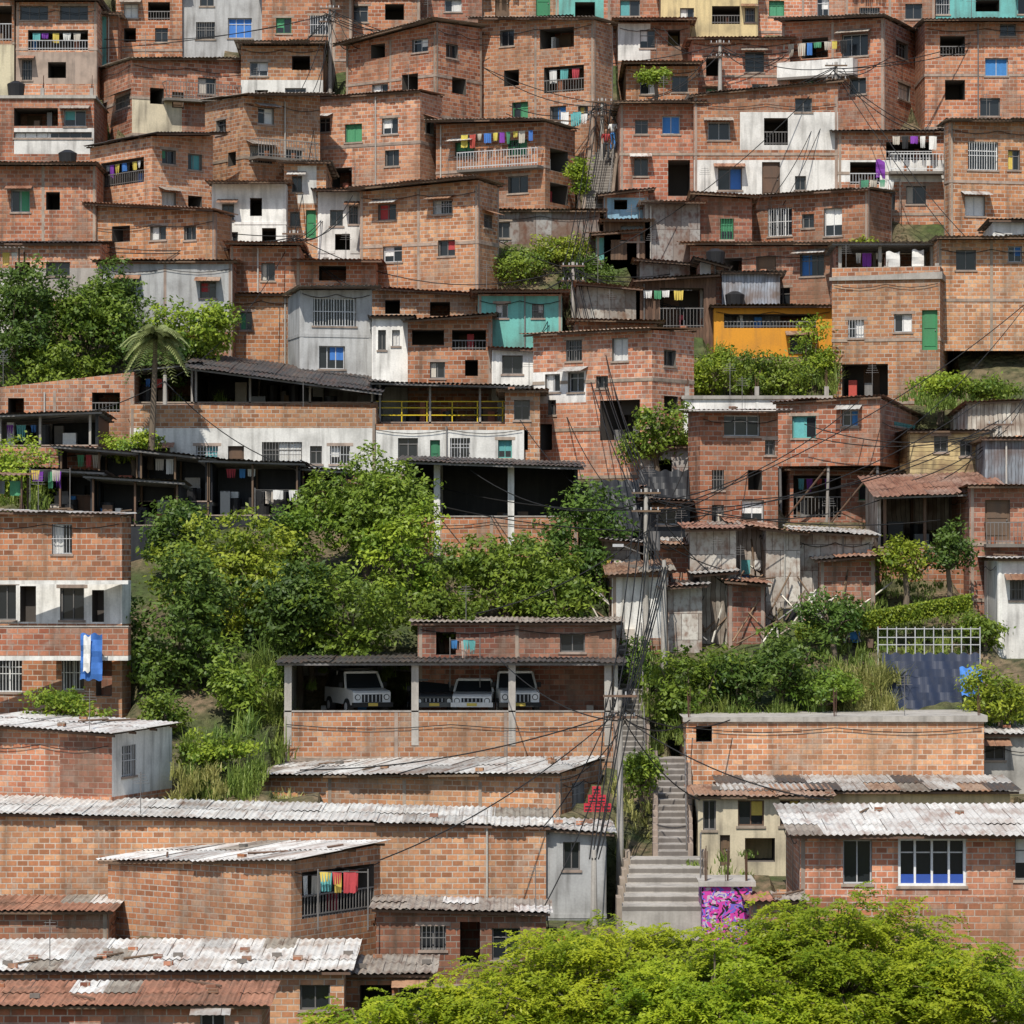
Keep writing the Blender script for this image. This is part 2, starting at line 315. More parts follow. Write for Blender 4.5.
def H(u0,u1,vt,vb,uc=None,side='R',ang=28,dep=6.,wall='brick',win=None,roof='zinc',vr=None,b=None,D=None,pan=(),oh=.4,
      name='brick_house',bands=True,ext=2.5,stilts=0,tank=False,carve=True,par=0,bricks=0,cols=None,balc=None):
    D=D or dist(vb)+ .3
    if uc is None: ang=0; uc=u1 if side=='R' else u0
    th=math.radians(ang);c_,s_=math.cos(th),math.sin(th); Cx,Cy=PX(uc,D),D
    T=lambda u:(u-512)/F
    if side=='R':
        wf=lambda u:(Cx-T(u)*Cy)/(c_+T(u)*s_); W=wf(u0); fs=lambda u:W-wf(u); fY=lambda u:Cy+wf(u)*s_
        sf=lambda u:(T(u)*Cy-Cx)/(s_-T(u)*c_); L=sf(u1) if ang else dep; sY=lambda u:Cy+sf(u)*c_
        org=(Cx-W*c_,Cy+W*s_); rot=-th
    else:
        wf=lambda u:(T(u)*Cy-Cx)/(c_-T(u)*s_); W=wf(u1); fs=lambda u:wf(u); fY=lambda u:Cy+wf(u)*s_
        sf=lambda u:(Cx-T(u)*Cy)/(s_+T(u)*c_); L=sf(u0) if ang else dep; sY=lambda u:Cy+sf(u)*c_
        org=(Cx,Cy); rot=th
    L=min(L,14)
    zb=PZ(vb,D)
    ht0=PZ(vt,fY(u0) if side=='R' else D)-zb
    vr=vt+(R.uniform(-3,3) if win is None else 0) if vr is None else vr
    ht1=PZ(vr,D if side=='R' else fY(u1))-zb
    a=(ht1-ht0)/W
    if b is None: b=R.uniform(-.08,.04) if vt<HZ else R.uniform(.0,.05)
    top=lambda x,y:ht0+a*x+b*y
    mb=MB(); uo=R.uniform(0,3)
    z0=-ext if not stilts else -.15
    nf=max(1,round(ht0/2.65)); fh=ht0/nf
    if wall=='brick': wall=R.choice(['brick','brick','brick3','brick2','brickold'])
    isb=wall.startswith('brick') or wall in('white','gray','concrete')
    bl=[fh*k for k in range(0,nf)] if bands and isb and R.random()<.8 else []
    if oh==.4 and isb and D>135: oh=R2.choice([.35,.5,.7,.9,1.0])
    fr,sd=[],[]
    if win is None:
        for k in range(nf):
            for lst,wd in ((fr,W),(sd,L if ang else 0)):
                n=int(wd/2.1)
                for i in range(n):
                    if R.random()<.75:
                        x=(i+.5)*wd/n+R.uniform(-.3,.3);w=R.choice([.35,.45,.5,.6,.7]);z=fh*k+1.0+R.uniform(-.1,.1);st=R.choice(STY)
                        h=R.choice([.7,.9,1.1,1.2])
                        if R.random()<.16 and lst is fr: st=R.choice('DGRRo'); z=fh*k+.12;h=2.0; w=.42 if st in 'DGo' else 1.1
                        lst.append((x-w,x+w,z,min(z+h,fh*(k+1)-.2),st))
    for w in (win or []):
        um=(w[0]+w[2])/2
        onf=(um<uc if side=='R' else um>uc) or not ang
        if onf:
            Y=fY(um); fr.insert(0,(fs(w[0]),fs(w[2]),(HZ-w[3])*Y/F-zb,(HZ-w[1])*Y/F-zb,w[4]))
        else:
            Y=sY(um); q=sorted((sf(w[0]),sf(w[2]))); 
            if side=='L': q=[L-q[1],L-q[0]]
            sd.insert(0,(q[0],q[1],(HZ-w[3])*Y/F-zb,(HZ-w[1])*Y/F-zb,w[4]))
    pf=[];ps=[]
    for w in pan:
        pf.append((fs(w[0]),fs(min(w[2],uc) if side=='R' and ang else w[2]),(HZ-w[3])*D/F-zb,(HZ-w[1])*D/F-zb,w[4]))
        if len(w)>5: ps.append((0,L,(HZ-w[3])*D/F-zb,(HZ-w[1])*D/F-zb,w[4]))
    if not pan and wall.startswith('brick') and D>135 and R2.random()<(.5 if win is None else .2):
        k=R2.randrange(nf); xx=R2.choice([0,0,R2.uniform(0,.5)*W]); pf.append((xx,W if R2.random()<.5 else xx+W*.45,fh*k+.08,fh*(k+1)-.09,R2.choice(['white','white','concrete','gray','cream','bluew','tealw'])))
    cc=cols if cols is not None else (R.random()<.6)
    colsf=[.1+(W-.2)*i/max(1,round(W/3.4)) for i in range(max(1,round(W/3.4))+1)] if isb and cc else []
    colss=[.1+(L-.2)*i/max(1,round(L/3.4)) for i in range(max(1,round(L/3.4))+1)] if isb and cc else []
    wallface(mb,lambda s,z,d:(s,d,z),W,lambda s:top(s,0),z0,fr,wall,pf,L,uo,bl,colsf)
    so=sd if ang else []
    wallface(mb,lambda s,z,d:(W-d,s,z),L,lambda s:top(W,s),z0,so if side=='R' else [],wall,ps,W,uo+1,bl,colss)
    wallface(mb,lambda s,z,d:(d,L-s,z),L,lambda s:top(0,L-s),z0,so if side=='L' else [],wall,ps,W,uo+2,bl,colss)
    mb.face('walls',wall,[(W,L,z0),(0,L,z0),(0,L,top(0,L)),(W,L,top(W,L))],[(0,z0),(W,z0),(W,ht0),(0,ht0)])
    if balc or (balc is None and D>140 and name=='brick_house' and isb and nf>=2 and not stilts and R2.random()<.42):
        k=R2.randrange(1,nf); bw=W*R2.uniform(.35,.8); x0=R2.uniform(0,W-bw); zz=fh*k; pd=R2.uniform(.7,1.1)
        mb.box('balcony_slab','concdark',x0,x0+bw,-pd,-.035,zz-.14,zz)
        if R2.random()<.45:
            bm=wall if R2.random()<.6 else 'white'
            mb.pbox('balcony_parapet',bm,P0_,x0,x0+bw,zz+.001,zz+.85,-pd,-pd+.12); mb.box('balcony_parapet',bm,x0,x0+.12,-pd+.12,-.035,zz+.001,zz+.85); mb.box('balcony_parapet',bm,x0+bw-.12,x0+bw,-pd+.12,-.035,zz+.001,zz+.85)
        else:
            m=R2.choice(['steel','rail','steel','railw','green'])
            for h_ in (.1,.9): mb.box('balcony_railing',m,x0,x0+bw,-pd,-pd+.04,zz+h_,zz+h_+.04)
            n=int(bw/.17)
            for i in range(n+1): xx=x0+.02+(bw-.04)*i/n; mb.box('balcony_railing',m,xx-.012,xx+.012,-pd+.005,-pd+.03,zz,zz+.9)
            for xx in (x0,x0+bw-.04):
                mb.box('balcony_railing',m,xx,xx+.04,-pd+.04,-.035,zz+.9,zz+.94)
        if R2.random()<.5: laundry(mb,P0_,x0+.1,x0+bw-.1,zz+min(1.9,fh-.3),-pd*.7)
        for _ in range(R2.randint(0,3)):
            xx=x0+R2.uniform(.2,max(.3,bw-.4)); mb.cyl('plant_pots','terracotta',(xx,-pd+.25,zz),(xx,-pd+.25,zz+.3),.1,.14,8)
    if stilts:
        mb.face('walls',wall,[(0,0,z0),(0,L,z0),(W,L,z0),(W,0,z0)])
        n=max(2,int(W/1.7))
        for i in range(n+1):
            x=.15+(W-.3)*i/n
            for y in (.15,L*.5): mb.cyl('stilts','concrete' if i%2 else 'steel',(x,y,z0),(x+R.uniform(-.1,.1),y,-stilts),.07)
            if i<n: mb.cyl('stilts','woodd',(x,.15,-stilts*.9),(x+(W-.3)/n,.15,z0),.05)
    if roof=='flat' or (roof is None and win is None):
        e=.12
        mb.face('roof','concrete',[(-e,-e,top(0,0)+.02),(W+e,-e,top(W,0)+.02),(W+e,L,top(W,L)+.02),(-e,L,top(0,L)+.02)])
        mb.pbox('roof','concrete',P0_,-e,W+e,ht0-.14,ht0+.018,-e,-.003,lambda s:top(min(max(s,0),W),0)+.018)
        mb.pbox('roof','concrete',lambda s,z,d:(W-d,s,z),0,L,ht0-.14,0,-e,-.003,lambda s:top(W,s)+.018)
        for x in [.15,W*.5,W-.15]:
            if D>140: mb.box('column_stubs','concrete',x-.1,x+.1,.05,.25,top(x,0)+.021,top(x,0)+.45)
            for _ in range(4): 
                q=R.uniform(-.06,.06); mb.cyl('rebar','rebar',(x+q,.15+q,ht0-.1),(x+q*1.6,.15+q,top(x,0)+R.uniform(.6,1.2)),.012,n=4)
        if par:
            mb.box('parapet',wall,0,W,0,.14,ht0+.03,ht0+par); mb.box('parapet',wall,W-.14,W,.14,L,ht0+.03,ht0+par); mb.box('parapet',wall,0,.14,.14,L,ht0+.03,ht0+par)
        elif win is None and W>3:
            s0=R.uniform(0,W*.4);n=6
            for i in range(n): mb.box('unfinished_wall',wall,s0+i*.4,s0+i*.4+.4,.02,.16,top(0,0)+.025,top(0,0)+.3+.21*R.randint(0,3))
            x0=W*.35;x1=W-.1;zc=top(x1,0)+1.9
            for xx in (x0+.1,x1-.1):
                for y in (.4,2.2): mb.cyl('canopy_posts','woodd',(xx,y,top(xx,y)),(xx,y,zc),.05,n=5)
            mb.corr('canopy_roof',R.choice(['rust','zinc','fibre']),x0-.2,x1+.2,0,2.6,lambda x,y:zc+.04+.06*y)
            laundry(mb,P0_,x0+.15,x1-.15,zc-.2,.5)
    elif roof:
        so_=R.uniform(.15,.4)
        zf=lambda x,y:top(x,y)+.1
        x0=-so_;x1=W+so_
        mb.corr('roof',roof,x0,x1,-oh,L+.1,zf,uo=uo,mats=['rust','zinc','fibre','rdark'] if name!='brick_house' or win is None else (['zinc','rwhite','fibre'] if D<125 else None))
        n=max(2,int(L/1.4))
        for k in range(n+1):
            y=-oh+.12+(L+oh-.3)*k/n
            c=[zf(x0,y),zf(x1,y)]
            vs=[(x0+.05,y,c[0]-.14),(x1-.05,y,c[1]-.14),(x1-.05,y,c[1]-.055),(x0+.05,y,c[0]-.055)]
            mb.face('rafters','woodd',vs); vb2=[(p[0],p[1]+.06,p[2]) for p in vs]; mb.face('rafters','woodd',vb2[::-1]); mb.face('rafters','woodd',[vs[1],vs[0],vb2[0],vb2[1]])
        for _ in range(bricks+(R.randint(0,4))):
            x=R.uniform(0,W);y=R.uniform(-.1,L*.8);z=zf(x,y)+.03
            if R.random()<.75: mb.box('roof_weights',R.choice(['brickold','concdark','brick']),x,x+.3,y,y+.14,z,z+.13)
            else: mb.cyl('roof_pole','woodd',(x,y,z+.05),(x+R.uniform(-1.2,1.2),min(L,y+R.uniform(.5,1.5)),z+.1),.04,n=5)
    if tank or (D>150 and R2.random()<.06):
        x=R2.uniform(.8,max(.9,W-.8)); y=min(L-.8,1.2); z=top(x,y)+.1; m='tankblk'
        mb.cyl('water_tank',m,(x,y,z),(x,y,z+.75),.42,.5,12); mb.cyl('water_tank',m,(x,y,z+.75),(x,y,z+.92),.5,.18,12)
    if R.random()<.35:
        x=R.uniform(.3,W-.3);z=top(x,0); mb.cyl('antenna','steel',(x,.3,z),(x,.3,z+1.6),.015,n=4)
        for k in range(4): mb.cyl('antenna','steel',(x-.3+.04*k,.3,z+1.2+.1*k),(x+.3-.04*k,.3,z+1.2+.1*k),.008,n=4)
    if R.random()<.5 and ht0>2.3:
        x=R.uniform(.3,W-.3)
        if not any(o[0]-.1<x<o[1]+.1 for o in fr): mb.cyl('drain_pipe',R.choice(['pvc','steel']),(x,-.07,z0),(x,-.07,ht0-.1),.04,n=6)
    if R.random()<.05 and ht0>2.3 and name=='brick_house':
        x=R.uniform(.5,W-.5);z=ht0-.8
        mb.cyl('satellite_dish','rail',(x,-.25,z),(x+.04,-.34,z+.03),.05,.26,12,False); mb.cyl('satellite_dish','steel',(x,0,z-.15),(x,-.25,z),.02,n=5)
    if R.random()<.28 and W>3 and win is None and roof!='flat': laundry(mb,P0_,.3,.3+min(W-.6,2.5),fh*R.randrange(nf)+fh-.45,-.35)
    front=-1.3-max(0,zter(D)-zb)*1.9
    if carve and not stilts: CARVE.append((org[0],org[1],math.cos(rot),math.sin(rot),W,L,zb-.05,front))
    FOOT.append((org[0]+math.cos(rot)*W/2-math.sin(rot)*L/2,org[1]+math.sin(rot)*W/2+math.cos(rot)*L/2,W/2*abs(c_)+L/2*abs(s_),W/2*abs(s_)+L/2*abs(c_)))
    return mb.build(name,(org[0],org[1],zb),rot)
def SH(u0,u1,vt,vb,D,vf=None,vr=None,posts=(),dep=6.,par=None,pm='concrete',roof='rdark',b=-.05,rail=None,wall='brick',back='brickold',oh=.7,clut=0,name='open_shed',fp=.14,sides=True,ext=2.5,lau=True):
    vf=vf or vb; x0=PX(u0,D);W=PX(u1,D)-x0;zb=PZ(vb,D);zf=PZ(vf,D)-zb;ht=PZ(vt,D)-zb;vr=vt if vr is None else vr;a=(PZ(vr,D)-PZ(vt,D))/W
    mb=MB();top=lambda x,y:ht+a*x+b*y
    P=P0_
    pt=PZ(par,D)-zb if par else zf
    wallface(mb,P,W,lambda s:pt,-ext,[],wall,[],6,0,[0.1] if pt>1.5 else [],[.1+(W-.2)*i/max(1,round(W/4)) for i in range(max(1,round(W/4))+1)] if fp>.1 else [])
    mb.pbox('parapet_coping','concrete' if fp>.1 else 'frame',P,0,W,pt,pt+.06,-.03,.15)
    mb.box('walls',wall,0,W,.001,.14,zf,pt-.002)
    mb.box('floor','concrete',0.01,W-.01,.15,dep,zf-.15,zf)
    for x in (0,W-.14):
        mb.box('walls',wall,x,x+.14,.15,dep,-2.5,zf-.16)
        if sides: mb.pbox('side_walls',back,lambda s,z,d,x=x:(x+d,s,z),.15,dep,zf,ht,.0,.14,lambda s,x=x:top(x,s))
    mb.pbox('back_wall',back,P,0,W,zf,ht,dep,dep+.14,lambda s:top(s,dep))
    for pu in posts:
        x=PX(pu,D)-x0; mb.box('posts',pm,x-fp,x+fp,-.03,.22,zf-1.0 if fp>.1 else zf,top(x,0)-.02)
        mb.box('posts',pm,x-fp,x+fp,dep-.4,dep-.1,zf,top(x,dep)-.02)
    z=lambda x,y:top(x,y)+.1
    mb.corr('roof',roof,-.3,W+.3,-oh,dep+.2,z)
    for k in range(6):
        y=-oh+.15+(dep+oh-.1)*k/5
        c=[z(-.25,y),z(W+.25,y)];vs=[(-.25,y,c[0]-.14),(W+.25,y,c[1]-.14),(W+.25,y,c[1]-.055),(-.25,y,c[0]-.055)]
        mb.face('beams','steel',vs);mb.face('beams','steel',[(p[0],p[1]+.07,p[2]) for p in vs][::-1]);mb.face('beams','steel',[vs[1],vs[0],(vs[0][0],y+.07,vs[0][2]),(vs[1][0],y+.07,vs[1][2])])
    if rail:
        for hh in (.35,.7,1.0): mb.pbox('railing',rail,P,0,W,pt+hh,pt+hh+.05,.02,.07)
        for i in range(int(W/1.2)+1): mb.pbox('railing',rail,P,i*1.2,i*1.2+.05,pt,pt+1.0,.02,.07)
    for _ in range(clut):
        x=R.uniform(.3,W-1);y=R.uniform(.4,dep-1.2);w=R.uniform(.2,.7);m=R.choice(['woodd','steel','cardark','cn','tankblk','woodd','terracotta','concdark','cw','cb'])
        if R.random()<.6: mb.box('stored_goods',m,x,x+w,y,y+.5,zf,zf+R.uniform(.3,1.2))
        else: mb.cyl('tyres_and_drums','tankblk',(x,y,zf),(x,y,zf+R.uniform(.3,1.1)),.32,.32,12)
    if lau and R.random()<.6: laundry(mb,P,W*.2,W*.2+min(W*.4,3),min(ht-.3,zf+2.2),.6)
    CARVE.append((x0,D,1,0,W,dep,PZ(vf,D)-.2,-1.3)); CARVE.append((x0,D,1,0,W,.1,zb-.2,-1.3-max(0,zter(D)-zb)*1.9)); FOOT.append((x0+W/2,D+dep/2,W/2,dep/2))
    return mb.build(name,(x0,D,zb))
# ================= SURVEY OF THE HILLSIDE =================
H(-25,14,-12,98); H(16,97,2,96,win=[(28,30,88,50,'R'),(20,6,48,20,'d'),(60,6,88,20,'d'),(22,60,32,80,'d'),(48,62,66,78,'o')],pan=[(16,52,97,84,'frame')],roof='rdark')
H(97,118,15,70,roof='zinc'); H(116,182,-18,50,win=[(124,4,138,18,'c'),(148,2,170,20,'R'),(124,28,136,42,'o'),(155,28,168,42,'d')])
H(180,263,-22,46,wall='gray',win=[(196,22,215,39,'d'),(228,18,252,38,'b'),(200,-8,214,6,'d')],roof='flat')
H(86,242,60,134,uc=132,side='L',ang=25,win=[(116,96,130,108,'d'),(150,88,164,104,'o'),(198,78,216,94,'d'),(172,92,184,108,'D'),(97,104,107,116,'c')],roof='fibre')
H(241,323,46,112,win=[(250,62,268,76,'c'),(285,88,306,104,'w'),(255,90,268,110,'o'),(292,56,310,70,'o')],pan=[(241,80,323,112,'white')])
H(262,336,-15,52,win=None); H(332,352,-5,60); H(338,420,-20,38,win=[(352,6,368,22,'d'),(385,4,404,20,'o')]); H(415,482,-20,28)
H(346,482,46,156,vr=22,uc=436,ang=38,win=[(371,44,385,58,'o'),(412,38,428,52,'c'),(372,84,388,98,'c'),(402,74,418,94,'o'),(365,118,380,132,'d'),(410,112,424,126,'d'),(446,44,458,58,'d'),(452,78,466,94,'o')],roof='fibre')
H(478,613,20,152,uc=594,win=[(500,30,514,46,'d'),(540,28,574,48,'o'),(544,66,584,92,'R'),(504,70,519,86,'o'),(512,102,528,122,'g'),(550,106,566,120,'d'),(578,106,588,118,'d')],roof='fibre')
H(480,560,-20,22); H(556,662,-22,26,win=[(575,2,595,18,'o'),(620,0,640,16,'d')]); 
H(618,690,22,62,win=[(640,30,655,48,'d'),(668,30,680,46,'o')],roof='rust')
H(661,758,-15,40,wall='yellow',win=[(680,8,694,24,'d'),(712,6,740,24,'R'),(745,8,755,22,'d')],roof='zinc')
H(756,850,-22,32,win=None); H(845,935,-20,35,roof='rust'); H(920,1045,-25,30,roof='zinc')
H(626,698,66,118,win=[(640,78,658,94,'c'),(672,76,688,92,'d')],roof='rust')
H(620,700,104,204,win=[(635,120,648,134,'d'),(662,116,680,134,'b'),(634,158,648,176,'d'),(668,160,690,196,'o')])
H(692,790,40,112,win=[(706,58,722,76,'o'),(745,52,764,72,'d'),(706,88,722,104,'d'),(752,84,768,100,'c')],roof='rust')
H(782,924,22,132,uc=884,ang=25,vr=18,win=[(802,38,828,58,'o'),(842,34,868,56,'w'),(805,80,820,98,'d'),(850,78,866,94,'d'),(896,42,908,58,'d'),(898,84,910,100,'c')],roof='zinc')
H(694,838,96,212,vr=82,win=[(708,122,730,140,'w'),(764,118,788,145,'R'),(795,98,812,112,'d'),(718,168,742,190,'d'),(762,162,780,196,'D'),(795,176,806,190,'d')],pan=[(740,112,838,150,'white'),(694,160,838,212,'white')],roof='zinc',balc=False)
H(838,948,132,214,win=[(850,162,880,184,'R'),(886,142,932,160,'R'),(848,192,862,206,'c'),(906,186,926,204,'d'),(880,190,895,210,'d')],pan=[(838,160,948,182,'white')],roof='rdark',b=.1)
H(925,1045,22,128,win=[(940,36,965,56,'R'),(985,58,1008,76,'b'),(1000,20,1016,36,'d'),(945,80,965,100,'o'),(980,98,1000,116,'d')],roof='zinc')
H(944,1045,122,240,uc=950,side='L',ang=12,win=[(968,142,998,170,'B'),(965,196,985,216,'c'),(1008,150,1020,170,'d')],roof='fibre')
H(205,320,96,218,uc=244,side='L',ang=35,win=[(216,120,226,134,'d'),(258,108,274,124,'c'),(250,146,272,163,'d'),(286,150,302,166,'d'),(228,152,236,166,'o')],pan=[(244,184,320,218,'white')],roof='fibre')
H(302,442,100,192,vr=92,uc=420,ang=25,win=[(345,124,362,142,'g'),(322,168,352,188,'o'),(318,118,330,132,'d'),(382,118,398,134,'c'),(385,150,399,166,'d'),(425,120,434,134,'d')],roof='rust')
H(436,575,124,216,uc=545,vr=122,win=[(455,142,474,156,'g'),(508,140,527,155,'g'),(508,176,528,193,'d'),(462,178,476,192,'d'),(550,150,568,172,'o'),(550,184,568,204,'o')],roof='fibre')
H(360,499,192,298,uc=478,vr=180,ang=25,wall='brick3',win=[(378,204,396,220,'d'),(433,200,452,214,'c'),(383,246,402,262,'c'),(438,240,455,256,'d'),(484,215,492,228,'d')],roof='fibre',balc=False,pan=[(360,194,361,195,'brick3')])
H(212,286,184,262,wall='white',win=[(222,204,234,220,'d'),(250,198,262,216,'o'),(226,232,238,248,'d'),(262,228,276,250,'o')],roof='rust')
H(284,326,164,246,win=[(292,176,302,192,'d'),(306,210,316,238,'G'),(290,212,300,226,'d')],roof='zinc')
H(318,364,192,252,wall='white',win=[(330,210,343,226,'d'),(349,206,358,224,'d'),(335,234,350,250,'o')],roof='rdark')
H(90,213,136,252,uc=152,side='L',ang=42,win=[(101,160,144,185,'R'),(162,150,176,164,'d'),(162,192,176,208,'c'),(188,154,202,170,'d'),(188,196,202,214,'o'),(108,206,122,220,'d')],roof='rdark',balc=False)
H(-10,94,96,168,win=[(14,108,58,126,'o'),(64,110,86,126,'w'),(14,132,92,138,'d')],pan=[(14,128,94,154,'white')],roof='flat',tank=True)
H(-10,96,166,258,win=[(11,190,30,212,'w'),(46,192,60,210,'o')],roof='fibre',D=dist(252),balc=False)
H(94,232,206,290,vr=212,uc=215,win=[(112,226,130,242,'o'),(150,226,166,240,'d'),(184,226,196,240,'d')],roof='rust')
H(-12,100,244,300,win=[(15,262,30,276,'o'),(46,262,70,276,'d')],pan=[(-12,268,100,300,'concrete')],roof='rdark',b=.1)
H(98,232,262,330,win=[(120,280,136,296,'d'),(200,282,216,298,'d')],roof='rust'); H(230,300,246,300,roof='rust')
H(480,600,212,242,wall='metalw',win=[(495,222,510,238,'d')],roof='zinc',name='metal_shack')
H(222,300,296,368,win=[(240,312,252,330,'d')],roof='rust',D=167,wall='brick'); H(288,372,290,380,uc=300,side='L',ang=15,wall='gray',win=[(313,298,356,326,'B'),(319,346,345,369,'b')],roof='zinc',balc=False)
H(300,376,262,300,roof='rust'); H(372,412,318,384,wall='white',win=[(378,330,386,350,'d'),(392,330,400,346,'c')],roof='rdark')
H(408,492,322,392,vr=316,win=[(412,330,444,345,'o'),(452,330,486,350,'R'),(430,362,445,378,'d'),(465,360,478,376,'o')],roof='rdark',oh=1.0)
H(372,480,290,326,vr=296,roof='clay',win=[(385,300,400,314,'o'),(430,302,450,316,'o')]); H(478,562,294,352,win=[(496,304,508,318,'c'),(532,304,544,318,'d')],roof='rust')
H(492,545,350,395,roof='clay',wall='white')
H(533,694,336,476,uc=652,vr=330,ang=35,wall='brick3',win=[(566,340,582,361,'d'),(612,338,628,361,'c'),(545,374,560,392,'w'),(568,372,584,392,'w'),(540,424,552,450,'o'),(600,400,640,440,'o'),(596,376,608,388,'d'),(664,350,676,366,'d'),(664,396,678,414,'o'),(548,400,556,415,'d')],roof='rust',pan=[(533,368,586,400,'white')],oh=.6,balc=False)
H(505,540,392,470,win=[(514,400,530,420,'d'),(512,430,528,450,'o')],roof='zinc')
for a in [(604,648,196,230,'brickold'),(604,650,222,262,'wood'),(645,700,204,262,'metalw'),(696,752,196,258,'brickold'),(596,640,236,262,'brickold'),(577,640,286,330,'patchw'),(636,716,282,330,'wood'),(640,690,262,286,'metalw'),(700,724,262,320,'brickold')]:
    H(a[0],a[1],a[2],a[3],vr=a[2]+R.randint(-5,6),wall=a[4],roof=R.choice(['rust','rdark','rust']),name='wooden_shack',bands=False,oh=.8)
H(748,892,198,254,vr=190,uc=868,win=[(768,208,792,236,'B'),(824,208,842,236,'c'),(802,214,814,228,'d')],wall='brick2',roof='fibre',oh=.6)
H(690,868,246,314,uc=850,win=[(700,262,718,286,'o'),(724,258,742,276,'o'),(756,256,776,280,'D'),(800,254,824,276,'d'),(765,288,790,308,'d')],roof='rust',oh=.8,wall='brickold')
H(714,832,308,354,wall='ochre',win=[(724,314,816,328,'R'),(790,336,812,352,'d')],roof='rdark',D=164,oh=.5,name='ochre_house'); 
H(722,780,274,304,wall='zincwall',roof='zinc',win=[],D=165.5,name='metal_shack')
H(832,1045,278,402,uc=940,ang=12,vr=272,wall='brick3',win=[(848,320,864,338,'c'),(894,314,912,332,'c'),(922,310,938,350,'G'),(842,364,888,396,'o'),(956,250,975,268,'d'),(960,300,984,316,'b'),(1008,296,1022,314,'c'),(1005,244,1018,258,'b')],roof='flat',par=.5,D=159,balc=False,pan=[(833,280,834,281,'brick3')])
H(938,1045,240,300,win=[(956,250,976,270,'d'),(1008,246,1022,262,'b')],roof='fibre',D=161,wall='brick3',pan=[(939,280,940,281,'brick3')])
SH(836,936,246,282,163,par=274,posts=(840,880,932),roof='fibre',dep=3,fp=.08,name='open_terrace')
H(-25,134,390,452,vr=372,win=[(8,398,24,414,'o'),(92,392,120,412,'R')],roof=None,D=155,dep=5,wall='brick3',pan=[(0,440,1,441,'brick3')]); 
SH(-20,98,418,452,150,vr=414,vf=446,posts=(0,40,90),dep=4,clut=8,fp=.05,back='tarp')
H(130,376,404,474,vr=408,wall='brick3',win=[(150,448,170,464,'d'),(196,446,218,464,'w'),(262,442,302,468,'d'),(330,446,350,464,'c'),(228,446,244,474,'D'),(310,446,322,464,'d')],pan=[(130,428,376,476,'white')],roof=None,D=151.5,dep=4)
H(374,524,424,474,wall='brick3',win=[(398,438,418,458,'d'),(450,438,470,458,'w'),(498,440,512,458,'t'),(430,440,440,470,'G')],pan=[(374,430,524,476,'white')],roof=None,D=151.5,dep=4)
SH(130,196,372,404,156,vr=366,vf=403,posts=(132,165,192),roof='rdark',clut=4,dep=4,fp=.05)
SH(194,378,366,404,155.6,vr=390,vf=403,posts=(196,250,310,372),dep=6,clut=16,oh=2.0,b=.14,fp=.05,back='tarp')
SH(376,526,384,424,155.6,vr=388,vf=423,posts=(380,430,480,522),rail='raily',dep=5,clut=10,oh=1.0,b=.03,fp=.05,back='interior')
SH(405,578,462,548,144.5,vr=468,vf=534,par=517,posts=(437,511),pm='white',dep=6,clut=16,oh=1.2,b=.06,back='tarp')
for a in [(58,140,448,500,148),(138,212,452,506,147),(205,300,462,520,147),(300,345,470,520,148),(90,180,478,530,144),(20,100,470,520,145.5)]:
    SH(a[0],a[1],a[2],a[3],a[4],vf=a[3]-4,vr=a[2]+R.randint(2,8),posts=(a[0]+3,(a[0]+a[1])/2,a[1]-3),dep=3,clut=14,fp=.04,pm='woodd',back='tarp',wall='tarp',oh=.6,roof=R.choice(['rdark','rdark','zinc']),name='tarpaulin_shack')
H(-30,131,512,720,vr=516,uc=122,ang=14,D=131,win=[(52,524,72,554,'w'),(-5,585,16,620,'d'),(20,586,36,622,'o'),(60,588,84,620,'d'),(92,590,104,622,'o'),(-5,656,22,692,'B'),(62,656,84,690,'B'),(96,656,112,696,'o')],
  pan=[(-30,582,131,624,'white',1)],roof='zinc',b=.03,wall='brick2',oh=.6,cols=False,bands=False)
mb=MB();P=P0_
W_=PX(128,130)-PX(-30,130); mb.box('slab','white',0,W_,0,1.0,-.18,0); mb.box('parapet','brick2',0,W_,0,.12,.001,1.15); mb.box('parapet','brick2',W_-.12,W_,.12,1.0,.001,1.15); mb.box('coping','concrete',-.02,W_+.02,-.03,.15,1.15,1.2)
mb.box('canopy','white',0,W_,0,1.0,2.85,3.0)
mb.build('balcony',(PX(-30,129.9),129.9,PZ(656,129.9)))
H(-30,172,724,806,vr=735,uc=112,ang=20,D=118.5,win=[(122,745,136,776,'w')],pan=[(60,738,112,797,'brickold'),(112,726,172,797,'white',1)],roof='rwhite',b=.02,wall='brick3',oh=.5,cols=False)
H(-30,546,814,912,vr=828,D=114.2,dep=5.2,win=[],roof='rwhite',b=.03,wall='brick',oh=.3,cols=False,bands=False)
H(545,606,830,916,D=114.5,vr=834,dep=4,wall='gray',win=[(563,842,580,870,'d')],roof='zinc')
H(254,602,776,826,vr=774,uc=560,ang=20,D=121.3,win=[(572,782,584,806,'w')],roof='rwhite',b=.05,wall='brick3',oh=.5,bricks=5)
H(108,380,862,944,uc=291,ang=35,D=107.4,win=[(302,868,374,914,'R')],roof='rwhite',b=.05,wall='brick3',oh=.3,bricks=3,cols=False)
H(376,546,910,986,vr=914,D=108.2,dep=3.5,win=[(460,922,480,966,'o'),(492,928,520,960,'d'),(420,926,446,950,'d')],roof='fibre',b=.0,wall='brick')
H(-30,108,912,952,D=109.5,dep=3.5,roof='clay',win=[],wall='brick')
H(-30,344,972,1050,D=101.5,dep=5.5,roof='rwhite',b=.05,wall='brick3',bricks=16,win=[(300,985,330,1010,'d')])
H(-30,262,1006,1075,D=97,dep=3.2,roof='clay',b=.06,wall='brick',win=[(200,1012,225,1030,'w')],bricks=5)
